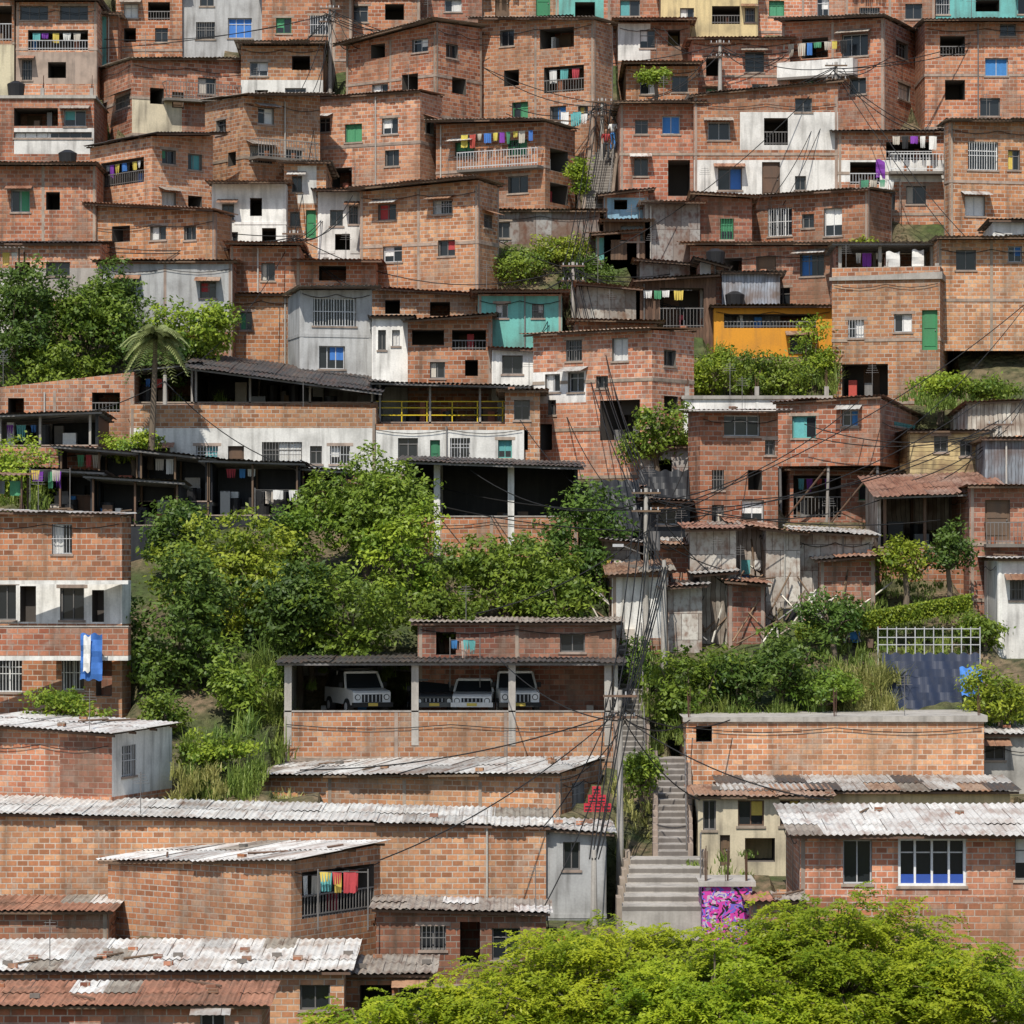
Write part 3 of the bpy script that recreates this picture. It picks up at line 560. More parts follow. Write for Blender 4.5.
H(340,430,975,1050,D=103,dep=4,win=[(360,985,392,1015,'o'),(400,985,420,1012,'d')],roof='fibre',wall='brick2')
SH(284,618,664,762,129,vf=720,par=712,posts=(288,415,512,608),dep=7,clut=6,roof='rdark',oh=.5,b=.02,wall='brick3',back='blockw',name='parking_garage',ext=4,lau=False)
H(418,616,624,664,D=131.8,dep=4,win=[(436,632,456,655,'o'),(560,634,585,652,'d')],roof='fibre',wall='brickold')
H(688,778,412,545,uc=700,side='L',ang=15,win=[(724,412,760,436,'w'),(712,470,724,490,'d'),(748,470,762,490,'o'),(712,505,724,525,'d'),(742,500,764,522,'c'),(765,440,775,455,'d')],wall='brick2',roof='zinc',b=.04,balc=False)
H(684,830,396,414,wall='white',win=[],roof='flat',D=152,dep=3)
H(776,968,404,462,uc=880,ang=18,vr=398,win=[(792,416,816,438,'t'),(842,410,858,426,'b'),(894,406,922,428,'t')],wall='brick2',roof='rust',stilts=3.2,D=149)
H(790,900,470,520,wall='brickold',roof='rust',D=151,bands=False)
H(910,990,432,478,wall='woody',win=[(934,436,948,452,'d'),(960,440,972,456,'d')],roof='rdark',D=149,name='yellow_wooden_house',bands=False)
SH(878,1000,494,560,143,vr=490,vf=548,posts=(885,925,968,998),pm='woodd',roof='rust',dep=5,b=.16,oh=1.4,clut=10,back='woodw',fp=.06,name='wooden_porch_house')
H(968,1045,404,474,wall='woodw',roof='rust',D=150,name='wooden_shack',bands=False); H(985,1045,440,500,wall='zincwall',roof='zinc',D=146,name='metal_shack',bands=False,win=[])
H(970,1045,488,600,wall='brickold',roof='rust',D=141,win=[(985,500,1010,540,'D')]); H(998,1045,560,655,wall='white',roof='zinc',D=137,win=[(1010,580,1024,600,'d')])
for a in [(690,736,530,606,'patchw'),(734,770,524,575,'woodw'),(766,800,530,602,'patchw'),(798,872,532,596,'patchw'),(612,668,575,640,'brickold'),(604,640,540,590,'metalw'),(664,702,588,640,'patchw'),(700,730,575,625,'woodw'),(728,765,582,632,'brickold'),(640,690,500,545,'tarp'),(600,642,490,535,'tarp'),(655,692,545,592,'brickold'),(820,875,560,606,'brickold')]:
    H(a[0],a[1],a[2],a[3],vr=a[2]+R.randint(-4,6),wall=a[4],roof=R.choice(['rust','zinc','rust','fibre']),name='wooden_shack',bands=False,oh=.8,dep=4,b=R.uniform(0,.1))
H(640,694,448,505,wall='metalw',roof='zinc',name='metal_shack',bands=False,win=[(655,460,672,480,'o')])
H(686,984,718,786,vr=716,D=124.5,dep=5,win=[(696,726,712,742,'o')],roof='flat',wall='brick3',b=0)
H(955,1045,735,790,D=126,dep=4,wall='blockw',win=[(985,745,1005,760,'d')],roof='zinc')
H(730,1010,792,850,D=120,dep=4.2,roof='zinc',wall='yellow',win=[],b=.05,name='corrugated_roof_house')
H(698,826,797,872,D=118.5,dep=3,wall='cream',win=[(703,800,716,830,'d'),(738,798,764,826,'y'),(780,800,800,826,'y'),(720,835,730,866,'D'),(745,838,775,862,'o')],roof='rust',name='yellow_house')
H(800,1045,834,925,D=109.5,dep=5.5,roof='rwhite',wall='brick',win=[(843,840,872,884,'w'),(898,838,966,886,'W'),(1015,838,1040,880,'d')],b=.09,oh=.8,cols=True)
H(790,1045,904,970,D=107,dep=2.0,roof=None,wall='brick2',win=[],name='brick_retaining_wall')
H(702,752,882,930,D=108.3,dep=2,wall='graf',win=[],roof='flat',name='graffiti_wall',bands=False)
H(752,800,902,960,D=107,dep=2,wall='brick',win=[],roof='clay')
NOGO=[(575,640,130,250),(490,630,236,300),(690,835,330,400),(0,222,262,440),(900,1024,345,402),(585,700,630,930),(100,620,480,700),(610,730,390,470),(640,1024,590,722),(870,980,540,600),(0,110,440,500),(175,300,640,800),(240,300,240,262)]
def free(x,y,hw,hl):
    return all(abs(x-f[0])>hw+f[2]+.15 or abs(y-f[1])>hl+f[3]+.15 for f in FOOT)
for y in np.arange(140,218,3.2):
    for u in range(-30,1060,38):
        w=R.uniform(3.2,5.5);x=PX(u,y);v=1024-(y-100)/.093
        if any(a-10<u<b+10 and c<v<d for a,b,c,d in NOGO): continue
        L=R.uniform(3,4.5)
        if not free(x,y+L/2,w/2,L/2): continue
        hv=R.choice([2.5,2.7,3.2])*F/y
        ua=(x-w/2)*F/y+512; ub=(x+w/2)*F/y+512
        H(ua,ub,v-hv,v,D=y,dep=L,roof=R.choice(['rust','zinc','fibre','rdark','flat']),wall=R.choice(['brick','brick','brick','brick','white','wood']) if y<190 else 'brick',vr=v-hv+R.uniform(-4,4))
# ---------------- stairs
def stairs(u_a,u_b,va,vb_,Da,Db,name='concrete_staircase'):
    mb=MB();za,zb=PZ(va,Da),PZ(vb_,Db);n=max(4,int((zb-za)/.18));x0a,x1a=PX(u_a[0],Da),PX(u_a[1],Da);x0b,x1b=PX(u_b[0],Db),PX(u_b[1],Db)
    for i in range(n):
        t=i/n;t2=(i+1)/n;x0=x0a+(x0b-x0a)*t;x1=x1a+(x1b-x1a)*t;y0=Da+(Db-Da)*t;y1=Da+(Db-Da)*t2;z=za+(zb-za)*t2
        mb.box('steps','concrete',x0,x1,y0,y1,z-1.2,z)
        mb.box('steps','concdark',x0+.01,x1-.01,y0-.004,y0,z-.17,z-.03)
        mb.box('side_walls','frame',x0-.18,x0-.004,y0,y1,z-1.2,z+.25); mb.box('side_walls','frame',x1+.004,x1+.18,y0,y1,z-1.2,z+.25)
        CARVE.append((x0-.3,y0-.2,1,0,x1-x0+.6,y1-y0+.4,z-.35,-.7))
        if i%5==0: mb.cyl('handrail','steel',(x1-.05,y0+.1,z),(x1-.05,y0+.1,z+.9),.025,n=5)
    mb.cyl('handrail','steel',(x1a-.05,Da+.1,za+1.05),(x1b-.05,Db-.2,zb+.85),.025,n=5)
    mb.build(name)
stairs((622,702),(632,702),912,856,109,116); stairs((658,688),(658,686),856,757,116,126); stairs((618,646),(618,642),757,640,126.5,136.5)
stairs((582,606),(592,616),242,150,173.5,182)
stairs((616,646),(630,652),640,600,137,140)
mb=MB(); D=126;mb.box('slab','concrete',PX(614,D),PX(690,D),125.9,126.6,PZ(757,D)-1.5,PZ(757,D)-.01);mb.build('stair_landing')
# ---------------- terrain
xs=np.concatenate([[-900,-400,-200,-120,-80,-60],np.arange(-48,48.1,.6),[60,80,120,200,400,900]])
ys=np.concatenate([[-300,-100,0,40,70,85],np.arange(90,222,.6),[230,245,270,300,350,500,900,2000]])
X,Y=np.meshgrid(xs,ys); Z=np.vectorize(zter)(Y)
Z+=.35*np.sin(X*.5+Y*.3)*np.sin(Y*.41-X*.2)+.12*np.sin(X*1.7)*np.cos(Y*1.9)+NR.uniform(-.08,.08,Z.shape)*(Y>90)*(Y<221)
for ox,oy,c,s,W,L,bz,fm in CARVE:
    lx=(X-ox)*c+(Y-oy)*s; ly=-(X-ox)*s+(Y-oy)*c
    m=(lx>-.35)&(lx<W+.35)&(ly>fm)&(ly<L+.1)
    Z[m]=np.minimum(Z[m],bz-.1)
ny,nx=X.shape; vv=np.stack([X,Y,Z],-1).reshape(-1,3)
idx=np.arange(ny*nx).reshape(ny,nx); fc=np.stack([idx[:-1,:-1],idx[:-1,1:],idx[1:,1:],idx[1:,:-1]],-1).reshape(-1,4)
me=bpy.data.meshes.new('hillside_ground'); me.from_pydata(vv.tolist(),[],fc.tolist()); me.materials.append(MATS['ground']); o=bpy.data.objects.new('hillside_ground',me); sc.collection.objects.link(o)
# ---------------- vegetation
def quadmesh(name,V,tint,mat,parent):
    n=len(V)//4; me=bpy.data.meshes.new(name); me.vertices.add(n*4); me.vertices.foreach_set('co',V.astype(np.float32).ravel())
    me.loops.add(n*4); me.loops.foreach_set('vertex_index',np.arange(n*4,dtype=np.int32)); me.polygons.add(n)
    me.polygons.foreach_set('loop_start',np.arange(0,n*4,4,dtype=np.int32)); me.polygons.foreach_set('loop_total',np.full(n,4,dtype=np.int32))
    me.update(calc_edges=True); a=me.attributes.new('tint','FLOAT','FACE'); a.data.foreach_set('value',tint.astype(np.float32))
    me.materials.append(MATS[mat]); o=bpy.data.objects.new(name,me); sc.collection.objects.link(o); o.parent=parent; return o
def nrm(a): return a/np.maximum(1e-6,np.linalg.norm(a,axis=-1,keepdims=True))
def leafquads(c,nm,l,w):
    n=len(c);t=nrm(np.cross(nm,NR.normal(size=(n,3))));b=np.cross(nm,t);l=l[:,None];w=w[:,None]
    return np.stack([c-t*l*.5,c+b*w*.5-t*l*.05,c+t*l*.5,c-b*w*.5-t*l*.05],1).reshape(-1,3)
def tree(u,vtop,vbot,wpx,vground,D=None,mat='leaf',dens=1.,name='broadleaf_tree',leaf=.24):
    D=D or dist(vground); s=F/D; rx=wpx/2/s; rz=(vbot-vtop)/2/s; ry=min(rx*.85,3.2); cx=PX(u,D);cz=PZ((vtop+vbot)/2,D);zg=PZ(vground,D)-1
    mb=MB(); H0=cz-zg
    nl=max(7,int(9+rx*2.2)); lobes=[]
    for i in range(nl):
        d=nrm(NR.normal(size=3)); d[2]=d[2]*.9+.1; k=NR.uniform(.5,.82); lobes.append((d*k*np.array([rx,ry,rz]),NR.uniform(.24,.42)))
    lobes.append((np.zeros(3),.55))
    base=np.array([0,0,0.]); fork=np.array([0,0,max(.4,H0-rz*.6)])
    mb.cyl('trunk','bark',tuple(base),tuple(fork*.55+np.array([.1,.05,0])),.10+rx*.05,.08+rx*.035,8); mb.cyl('trunk','bark',tuple(fork*.55+np.array([.1,.05,0])),tuple(fork),.08+rx*.035,.06+rx*.03,8)
    for p,_ in lobes:
        e=p*.85+np.array([0,0,H0]); mid=(fork+e)/2+NR.normal(size=3)*.12
        mb.cyl('trunk','bark',tuple(fork),tuple(mid),.045+rx*.015,.035,6,False); mb.cyl('trunk','bark',tuple(mid),tuple(e),.035,.015,5,False)
    e=mb.build(name,(cx,D,zg))
    C=[];T=[];NN=[]
    for p,k in lobes:
        r=k*np.array([rx,ry,rz]); area=4*3.14*(np.prod(r)**(2/3)); nc=max(8,int(area*2.3*dens)); lt=NR.uniform(-.35,.4)
        d=nrm(NR.normal(size=(nc,3))); q=p+d*r*NR.uniform(.6,1.15,size=(nc,1)); tn=NR.uniform(0,1,nc)+lt
        m=20; off=NR.normal(size=(nc,m,3))*np.array([.2,.2,.12])
        cc=(q[:,None,:]+off).reshape(-1,3); n0=nrm(np.repeat(d,m,0)*.6+np.array([0,-.1,.6])+NR.normal(size=(nc*m,3))*.55)
        C.append(cc);NN.append(n0);T.append(np.clip(np.repeat(tn,m)*.7+NR.uniform(0,.3,nc*m),0,1))
    C=np.concatenate(C)+np.array([0,0,H0]);NN=np.concatenate(NN);T=np.concatenate(T);n=len(C)
    V=leafquads(C,NN,NR.uniform(.7,1.3,n)*leaf,NR.uniform(.4,.6,n)*leaf)
    quadmesh('crown',V,T,mat,e); return n
def feather(u,vtop,wpx,D,zdepth=7,nb=60,name='acacia_tree'):
    """spreading tree with drooping pinnate sprays carried on long arching limbs"""
    s=F/D; rx=wpx/2/s; zt=PZ(vtop,D); zg=zter(D)-1; Hh=zt-zg; cx=PX(u,D); mb=MB(); fork=np.array([0,0,Hh-zdepth*.75])
    mb.cyl('trunk','bark',(0,0,0),tuple(fork),.28,.2,9); C=[];NN=[];T=[]
    for i in range(nb):
        a=NR.uniform(0,6.283);rr=math.sqrt(NR.uniform(0.02,1));h=Hh-zdepth*(.03+.7*rr**2.2)*NR.uniform(.6,1.15)-abs(NR.normal())*.9
        tip=np.array([math.cos(a)*rr*rx,math.sin(a)*rr*min(rx,4.5),h]); mid=fork*.5+tip*.5+np.array([0,0,.7+NR.uniform(-.5,.3)])
        mb.cyl('limbs','bark',tuple(fork),tuple(mid),.05,.03,5,False); mb.cyl('limbs','bark',tuple(mid),tuple(tip),.03,.01,5,False)
        bt=NR.uniform(0,1)
        for j in range(30):
            f=NR.uniform(.15,1.18); o=mid+(tip-mid)*f+NR.normal(size=3)*np.array([.36,.36,.14])
            d=nrm(np.array([math.cos(a),math.sin(a),0])*.6+NR.normal(size=3)*np.array([.8,.8,.25])); L=NR.uniform(.4,.85)
            k=12; tt=np.linspace(0,1,k); p=o+d*tt[:,None]*L; p[:,2]-=.45*L*tt**2
            sd=nrm(np.cross(d,[0,0,1])); 
            for sg in (-1,1):
                C.append(p+sd*sg*.07+NR.normal(size=(k,3))*.012); NN.append(np.tile([0,-.25,1.],(k,1))+NR.normal(size=(k,3))*.3); T.append(np.clip(np.full(k,bt*.7)+NR.uniform(-.05,.4),0,1))
    e=mb.build(name,(cx,D,zg)); C=np.concatenate(C);NN=nrm(np.concatenate(NN));T=np.concatenate(T);n=len(C)
    quadmesh('crown',leafquads(C,NN,NR.uniform(.11,.18,n),NR.uniform(.05,.08,n)),T,'leaffeather',e); return n
def grass(u,v,wpx,hpx,D=None,mat='grassl',n=900,bl=1.2,name='tall_grass'):
    D=D or dist(v+hpx/2); s=F/D; rx=wpx/2/s;rzz=hpx/2/s; dy=max(1.2,rzz*1.2)
    nt_=max(6,n//35); ct=NR.uniform(-1,1,nt_);cxx=NR.uniform(-rx,rx,nt_);cs=NR.uniform(.5,1.15,nt_);ci=NR.randint(0,nt_,n)
    t=ct[ci]+NR.normal(size=n)*.08;bx=cxx[ci]+NR.normal(size=n)*.13;by=t*dy+NR.normal(size=n)*.12;bz=PZ(v,D)+t*rzz-.5-.25*rzz
    L=NR.uniform(.5,1.15,n)*bl*cs[ci];a=NR.uniform(0,6.28,n);lean=NR.uniform(.1,1.1,n);w=NR.uniform(.02,.05,n)
    dx,dyv=np.cos(a),np.sin(a);px,py=-dyv,dx
    Pb=np.stack([bx,by,bz],-1);seg=[]
    for k in range(4):
        f=k/3.;h=L*(f-.45*lean*f*f);o=L*lean*f*f*.8
        seg.append(Pb+np.stack([dx*o,dyv*o,h],-1))
    V=[];side=np.stack([px*w,py*w,0*w],-1)
    for k in range(3):
        w0=1-.28*k;w1=1-.28*(k+1)
        V.append(np.stack([seg[k]-side*w0,seg[k]+side*w0,seg[k+1]+side*w1,seg[k+1]-side*w1],1))
    V=np.stack(V,1).reshape(-1,3); T=np.repeat(np.clip(NR.uniform(0,.6,nt_)[ci]+NR.uniform(0,.4,n),0,1),3)
    e=bpy.data.objects.new(name,None);sc.collection.objects.link(e);e.location=(PX(u,D),D,0); quadmesh('blades',V,T,mat,e)
tot=0
for a in [(365,436,580,142,640,142,'leaf'),(236,506,655,178,690,137.5,'leafb'),(172,556,716,150,740,132.5,'leafdark'),(352,556,672,130,700,134,'leaf'),(408,505,625,110,660,139,'leafb'),
          (505,522,634,150,650,137.5,'leaf'),(574,480,630,112,650,141,'leafdark'),(180,502,575,96,620,141,'leafdark'),(556,556,640,110,650,136,'leaf'),(298,545,676,120,700,134.5,'leafdark'),(440,590,650,90,660,134,'leaf'),(300,500,600,70,640,140.5,'leaf'),
          (240,640,730,90,750,129.5,'leaf'),
          (18,256,400,124,405,159,'leafdark'),(82,286,396,116,405,160,'leaf'),(122,266,352,80,400,162,'leafdark'),(196,284,374,98,405,159.5,'leafb'),(152,322,400,84,405,158,'leafdark'),(50,340,410,100,415,158.5,'leaf'),
          (656,394,474,80,480,148.5,'leaf'),(702,420,462,44,470,149,'leafb'),(780,624,712,112,730,129,'leafdark'),(690,636,738,100,760,128.5,'leaf'),(738,640,728,80,745,128.8,'leafdark')]:
    tot+=tree(a[0],a[1],a[2],a[3],a[4],a[5],a[6])
for a in [(905,534,584,62,596,139,'leafb'),(948,524,582,54,596,139,'leafdark'),(22,438,512,96,520,146,'leafb'),(832,590,645,70,655,134.5,'leafdark'),(132,430,460,64,470,149.5,'leafb'),(62,690,732,90,735,124.5,'leafb'),
          (270,236,268,60,275,176,'leafb'),(516,238,294,70,300,170,'leaf'),(560,234,268,70,280,171,'leafb'),(585,250,294,66,300,169.5,'leafdark'),(1000,660,734,74,740,128,'leafb'),(655,70,84,30,90,183,'leafb'),(578,150,200,22,205,177,'leafb'),(540,322,352,30,360,166,'leaf'),(868,236,262,26,270,172,'leafb'),
          (712,342,402,60,405,158,'leafb'),(752,350,400,60,405,157.5,'leaf'),(812,316,398,50,405,160,'leafb'),(790,350,402,56,405,157.5,'leaf'),(940,372,400,70,405,156.5,'leafb'),(995,374,404,60,408,156.5,'leaf'),
          (820,668,716,90,725,128.5,'leaf'),(640,640,700,40,705,132.5,'leafdark'),(215,730,770,80,775,124,'leafb'),(310,640,664,70,668,134.5,'leafdark'),(985,610,650,50,655,135.5,'leaf'),(640,745,800,30,805,121,'leaf'),(165,690,740,60,745,128,'leaf')]:
    tot+=tree(a[0],a[1],a[2],a[3],a[4],a[5],a[6],name='bush',leaf=.2,dens=1.2)
tot+=feather(835,884,330,97,5,105)+feather(600,908,290,98.5,4.5,85)+feather(960,918,220,95.5,5,62)+feather(375,966,130,98,4,26)+feather(490,955,170,97,4,38)+feather(715,936,240,95,4,60)
print('leaves',tot)
for a in [(760,372,150,60,159,'grassl',2200,1.3),(560,265,130,56,171.5,'grassl',1500,.9),(862,690,80,60,129.5,'grassy',2400,1.3),(225,745,80,70,123.5,'grassl',1500,1.0),(266,690,44,90,130.5,'grassl',1300,1.3),(965,388,120,26,156,'grassl',1500,.8),
          (690,700,90,60,128,'grassl',1200,.8),(750,712,140,36,127.2,'grassl',1500,.7),(1000,700,60,60,129,'grassl',900,.8),(280,795,80,16,121.5,'grassy',500,.7),(630,800,40,60,120,'grassy',700,.5),(900,612,150,50,137,'grassl',3500,.35),(890,578,110,40,140,'grassl',1500,.35),(800,655,200,30,133.5,'grassl',1800,.6),(200,780,60,50,121,'grassy',700,.8),(120,395,240,40,157,'grassl',1500,.6),(15,500,60,40,144,'grassl',700,.8),(720,860,60,40,114,'grassl',700,.4),(400,665,200,20,134,'grassl',1200,.5)]:
    grass(*a[:4],D=a[4],mat=a[5],n=a[6],bl=a[7])
n=9000; D=136.2
hx=NR.uniform(0,1,n);X0,X1=PX(796,D),PX(972,D);hz=PZ(632,D)+(PZ(602,D)-PZ(632,D))*hx
c=np.stack([X0+(X1-X0)*hx,D+NR.uniform(-.4,.4,n),hz+NR.uniform(-.35,.35,n)],-1);V=leafquads(c,nrm(NR.normal(size=(n,3))+np.array([0,-.4,.6])),np.full(n,.13),np.full(n,.08))
e=bpy.data.objects.new('hedge',None);sc.collection.objects.link(e);quadmesh('leaves',V,NR.uniform(0,1,n),'leafb',e)
def palm(u,vtop,vb,D):
    mb=MB();x=PX(u,D);zt=PZ(vtop,D);zb=PZ(vb,D);h=zt-zb
    pts=[(.25*math.sin(i/6*1.4),0,h*i/6) for i in range(7)]
    for i in range(6): mb.cyl('trunk','bark',pts[i],pts[i+1],.17-.012*i,.16-.012*i,8,False)
    e=mb.build('palm_tree',(x,D,zb));V=[];T=[];top=np.array(pts[-1])
    for k in range(40):
        a=k*2.4;el=NR.uniform(-.6,1.3);L=NR.uniform(1.5,2.1);d=np.array([math.cos(a),math.sin(a),0])
        for j in range(20):
            f=(j+1)/20;p=top+d*L*f*math.cos(el)*.9+np.array([0,0,L*(f*math.sin(el)-.75*f*f)])
            sd=np.cross(d,[0,0,1])
            for sg in (-1,1):
                ll=.5*(1-abs(f-.45)*1.1);tip=p+sd*sg*ll*.8+d*.15+np.array([0,0,-.28*ll-.05]);q=d*.06
                V+= [p-q,p+q,tip+q*.3,tip-q*.3];T.append(NR.uniform(.3,1))
    quadmesh('fronds',np.array(V),np.array(T),'palm',e)
palm(150,336,470,148.8)
# ---------------- utility poles & wires
def pole(u,vt,vb,D,cross=True,transf=False):
    mb=MB();h=PZ(vt,D)-PZ(vb,D)
    mb.cyl('shaft','concrete',(0,0,-1),(0,0,h),.15,.085,10)
    if cross:
        for k in (0.25,1.0):
            mb.box('crossarm','woodd',-.6,.6,-.16,-.08,h-k,h-k+.08)
            for x in (-.5,-.2,.2,.5): mb.cyl('insulators','rail',(x,-.12,h-k+.08),(x,-.12,h-k+.2),.03,n=6)
    if transf: mb.cyl('transformer','steel',(.35,-.1,h-2.6),(.35,-.1,h-1.8),.24,n=12); mb.cyl('street_light','steel',(0,0,h-2.8),(-1,-.4,h-2.4),.03,n=5); mb.box('street_light','rail',-1.4,-.95,-.5,-.3,h-2.45,h-2.33)
    mb.build('utility_pole',(PX(u,D),D,PZ(vb,D)))
    return (PX(u,D),D-.1,PZ(vt,D)-.3)
A=pole(646,488,668,136,transf=True);B=pole(620,690,882,116,True);C=pole(573,262,330,167);Dp=pole(602,98,175,181);E=pole(836,62,180,177);G=pole(294,230,300,169);I=pole(330,5,100,186);J=pole(594,850,912,110.5,False);K=pole(1000,420,520,147);M=pole(664,560,660,134.5,False);Nn=pole(165,375,445,152,False);O2=pole(720,40,110,184)
def wires(pairs,name='power_lines',r=.024):
    cu=bpy.data.curves.new(name,'CURVE');cu.dimensions='3D';cu.bevel_depth=r;cu.bevel_resolution=0;cu.materials.append(MATS['black'])
    for a,b,sag in pairs:
        sp=cu.splines.new('POLY');sp.points.add(14)
        for i in range(15):
            t=i/14;sp.points[i].co=(a[0]+(b[0]-a[0])*t,a[1]+(b[1]-a[1])*t,a[2]+(b[2]-a[2])*t-sag*4*t*(1-t),1)
    o=bpy.data.objects.new(name,cu);sc.collection.objects.link(o)
def off(p,x,z): return (p[0]+x,p[1],p[2]+z)
pr=[]
def pt(u,v,D): return (PX(u,D),D,PZ(v,D))
for k in range(5):
    dx=(-.5,-.2,.2,.5,.1)[k]; pr+= [(off(A,dx,0),off(C,dx,0),1.2),(off(C,dx,0),off(Dp,dx,0),.8),(off(A,dx,-.8),off(B,dx,-.3),.9),(off(B,dx,0),off(J,dx*.3,0),.3),(off(A,dx*.4,-1.6),off(M,dx*.4,0),.2),(off(M,dx*.3,0),off(B,dx*.2,-.6),.5)]
for u,v,D in [(380,470,150),(520,420,150),(560,400,156),(700,420,150),(780,440,149),(880,500,142),(1000,420,147),(690,530,141),(420,620,134),(830,570,142),(1030,300,158),(980,402,148),(300,460,150),(470,470,144),(720,500,146),(600,330,155),(860,400,148),(760,600,138),(940,520,142),(620,560,139)]:
    pr.append((off(A,R.uniform(-.5,.5),R.uniform(-1.5,0)),pt(u,v,D),R.uniform(.4,1.3)))
for u,v,D in [(560,780,120),(700,800,118),(540,830,114),(610,700,128),(690,720,124),(380,860,107),(545,905,108),(730,720,124),(300,770,121),(830,800,110),(500,660,128)]: pr.append((off(B,R.uniform(-.3,.3),R.uniform(-1,0)),pt(u,v,D),.5))
for p,l in ((C,[(490,300,168),(640,290,166),(720,260,170),(460,210,176),(700,310,166),(540,340,160)]),(Dp,[(480,60,182),(620,110,182),(700,100,180),(540,150,180),(500,110,180),(650,160,178)]),(E,[(700,110,180),(940,140,176),(780,200,174),(1020,30,186),(890,60,180),(960,240,170)]),(G,[(210,240,172),(360,200,170),(100,250,170),(330,190,174),(380,300,166),(150,210,172)]),(I,[(240,60,186),(350,50,184),(420,20,190),(100,40,188),(300,100,180),(480,40,184)]),(K,[(900,480,146),(1040,350,150),(800,430,149)]),(O2,[(660,30,188),(780,50,182),(850,40,186),(640,90,182)])):
    for q in l:
        for _ in range(2): pr.append((off(p,R.uniform(-.4,.4),R.uniform(-.4,0)),off(pt(*q),R.uniform(-.6,.6),R.uniform(-.5,.3)),R.uniform(.3,.9))) 
pr+= [(G,I,1),(Dp,E,1.4),(C,E,1.2),(G,C,1.6),(K,A,1.3),(pt(1030,300,158),pt(880,450,146),.6),(O2,E,.6),(I,O2,2),(Nn,G,1.2),(Nn,pt(20,420,150),.5),(Nn,pt(300,470,147),.6)]
wires(pr)
# ---------------- cars in garage
def car(u,D,vfl,col,jeep=False,rot=0):
    mb=MB();w=.82;h=1.75 if jeep else 1.45;z1=1.0 if jeep else .85
    prof=[(0,.42),(0,z1-.08),(.12,z1),(1.05,z1+.08),(1.5,h-.06),(1.7,h),(3.6,h),(3.95,z1+.05),(4.0,.45)]
    wd=[w-.06,w-.04,w-.05,w-.03,w-.14,w-.17,w-.17,w-.05,w-.05]
    for i in range(len(prof)-1):
        (ya,za),(yb,zb)=prof[i],prof[i+1];wa,wb=wd[i],wd[i+1];m='glass' if i in(3,) else col
        mb.face('body',m,[(-wa,ya,za),(wa,ya,za),(wb,yb,zb),(-wb,yb,zb)])
    for s in (-1,1):
        mb.face('body',col,[(s*wd[i],prof[i][0],prof[i][1]) for i in (0,1,2,3,7,8)]); mb.face('body','glass',[(s*wd[i],prof[i][0],prof[i][1]) for i in (3,4,5,6,7)])
        for y in (.8,3.2): mb.cyl('wheels','black',(s*(w-.2),y,.34),(s*(w+.02),y,.34),.34,n=16); mb.cyl('wheels','rail',(s*(w+.02),y,.34),(s*(w+.03),y,.34),.18,n=12)
        mb.cyl('headlights','glass',(s*.6,-.03,z1-.25),(s*.6,.03,z1-.25),.12,n=12); mb.cyl('headlights','carwhite',(s*.6,-.045,z1-.25),(s*.6,-.031,z1-.25),.09,n=12)
        mb.box('mirrors','black',s*(w+.1)-.08,s*(w+.1)+.08,1.2,1.3,z1+.1,z1+.3)
        mb.cyl('pillars',col,(s*(wd[3]-.01),1.03,z1+.08),(s*(wd[4]-.0),1.48,h-.06),.05,n=5)
        mb.cyl('pillars',col,(s*(wd[5]),2.5,z1+.08),(s*(wd[5]),2.5,h-.02),.05,n=5)
    mb.box('windscreen_frame',col,-w+.16,w-.16,1.42,1.5,h-.1,h-.02)
    mb.box('grille','black',-.42,.42,-.02,.0,.55,z1-.14)
    for k in range(5): mb.box('grille','rail',-.34+k*.16,-.30+k*.16,-.035,-.021,.56,z1-.15)
    mb.box('bumper','black' if jeep else col,-.84,.84,-.14,-.01,.36,.54); mb.box('number_plate','cy',-.2,.2,-.155,-.141,.4,.52)
    if jeep: mb.box('roof_rack','steel',-.6,.6,1.8,3.4,h+.05,h+.09)
    mb.build('parked_car',(PX(u,D),D,PZ(vfl,D)),rot)
car(520,129.8,716,'carwhite',True,.12); car(472,130.0,716,'carwhite',False,-.05); car(434,130.4,716,'cardark',False,.1); car(372,130.2,716,'carwhite',True,.35)
# ---------------- fence, sheets, laundry, misc
mb=MB();D=134;X0,X1=PX(878,D),PX(980,D)
for hh in (.2,.5,.85): mb.box('rails','rail',0,X1-X0,0,.04,hh,hh+.035)
for i in range(12): mb.box('posts','rail',i*(X1-X0)/11-.02,i*(X1-X0)/11+.02,-.01,.05,-.6,.95)
mb.build('white_fence',(X0,D,PZ(650,D)))
def sheet(name,u0,u1,v0,v1,D,mat,amp=.12,n=24,lean=.0):
    mb=MB();xa,xb,za,zb=PX(u0,D),PX(u1,D),PZ(v1,D),PZ(v0,D)
    f=lambda i,k:(xa+(xb-xa)*i/n,D+amp*math.sin(i*.55+k*.5)+amp*.5*math.sin(i*.23+k*1.7)+lean*k/8,za+(zb-za)*k/8+.05*math.sin(i*.9)*(k==8 or k==0))
    for i in range(n):
        for k in range(8): mb.face('cloth',mat,[f(i,k),f(i+1,k),f(i+1,k+1),f(i,k+1)])
    mb.build(name,smooth=('cloth',))
sheet('black_tarpaulin',884,982,654,716,130.6,'tarpnavy',.05,60,.8)
sheet('black_tarpaulin',590,640,480,530,144,'tarp',.06,30,.8); sheet('black_tarpaulin',640,690,470,520,145.5,'tarp',.06,30,.8)
sheet('blue_tarpaulin',962,984,668,696,130.2,'cb',.12,14,.8)
sheet('hanging_towel',80,102,634,680,129.2,'cb',.1,14,.2); sheet('hanging_towel',83,90,636,672,129.05,'cw',.05,8,.2)
sheet('white_curtain',886,900,252,280,162.6,'cw',.06,8); sheet('white_curtain',912,924,250,278,162.6,'cw',.06,8)
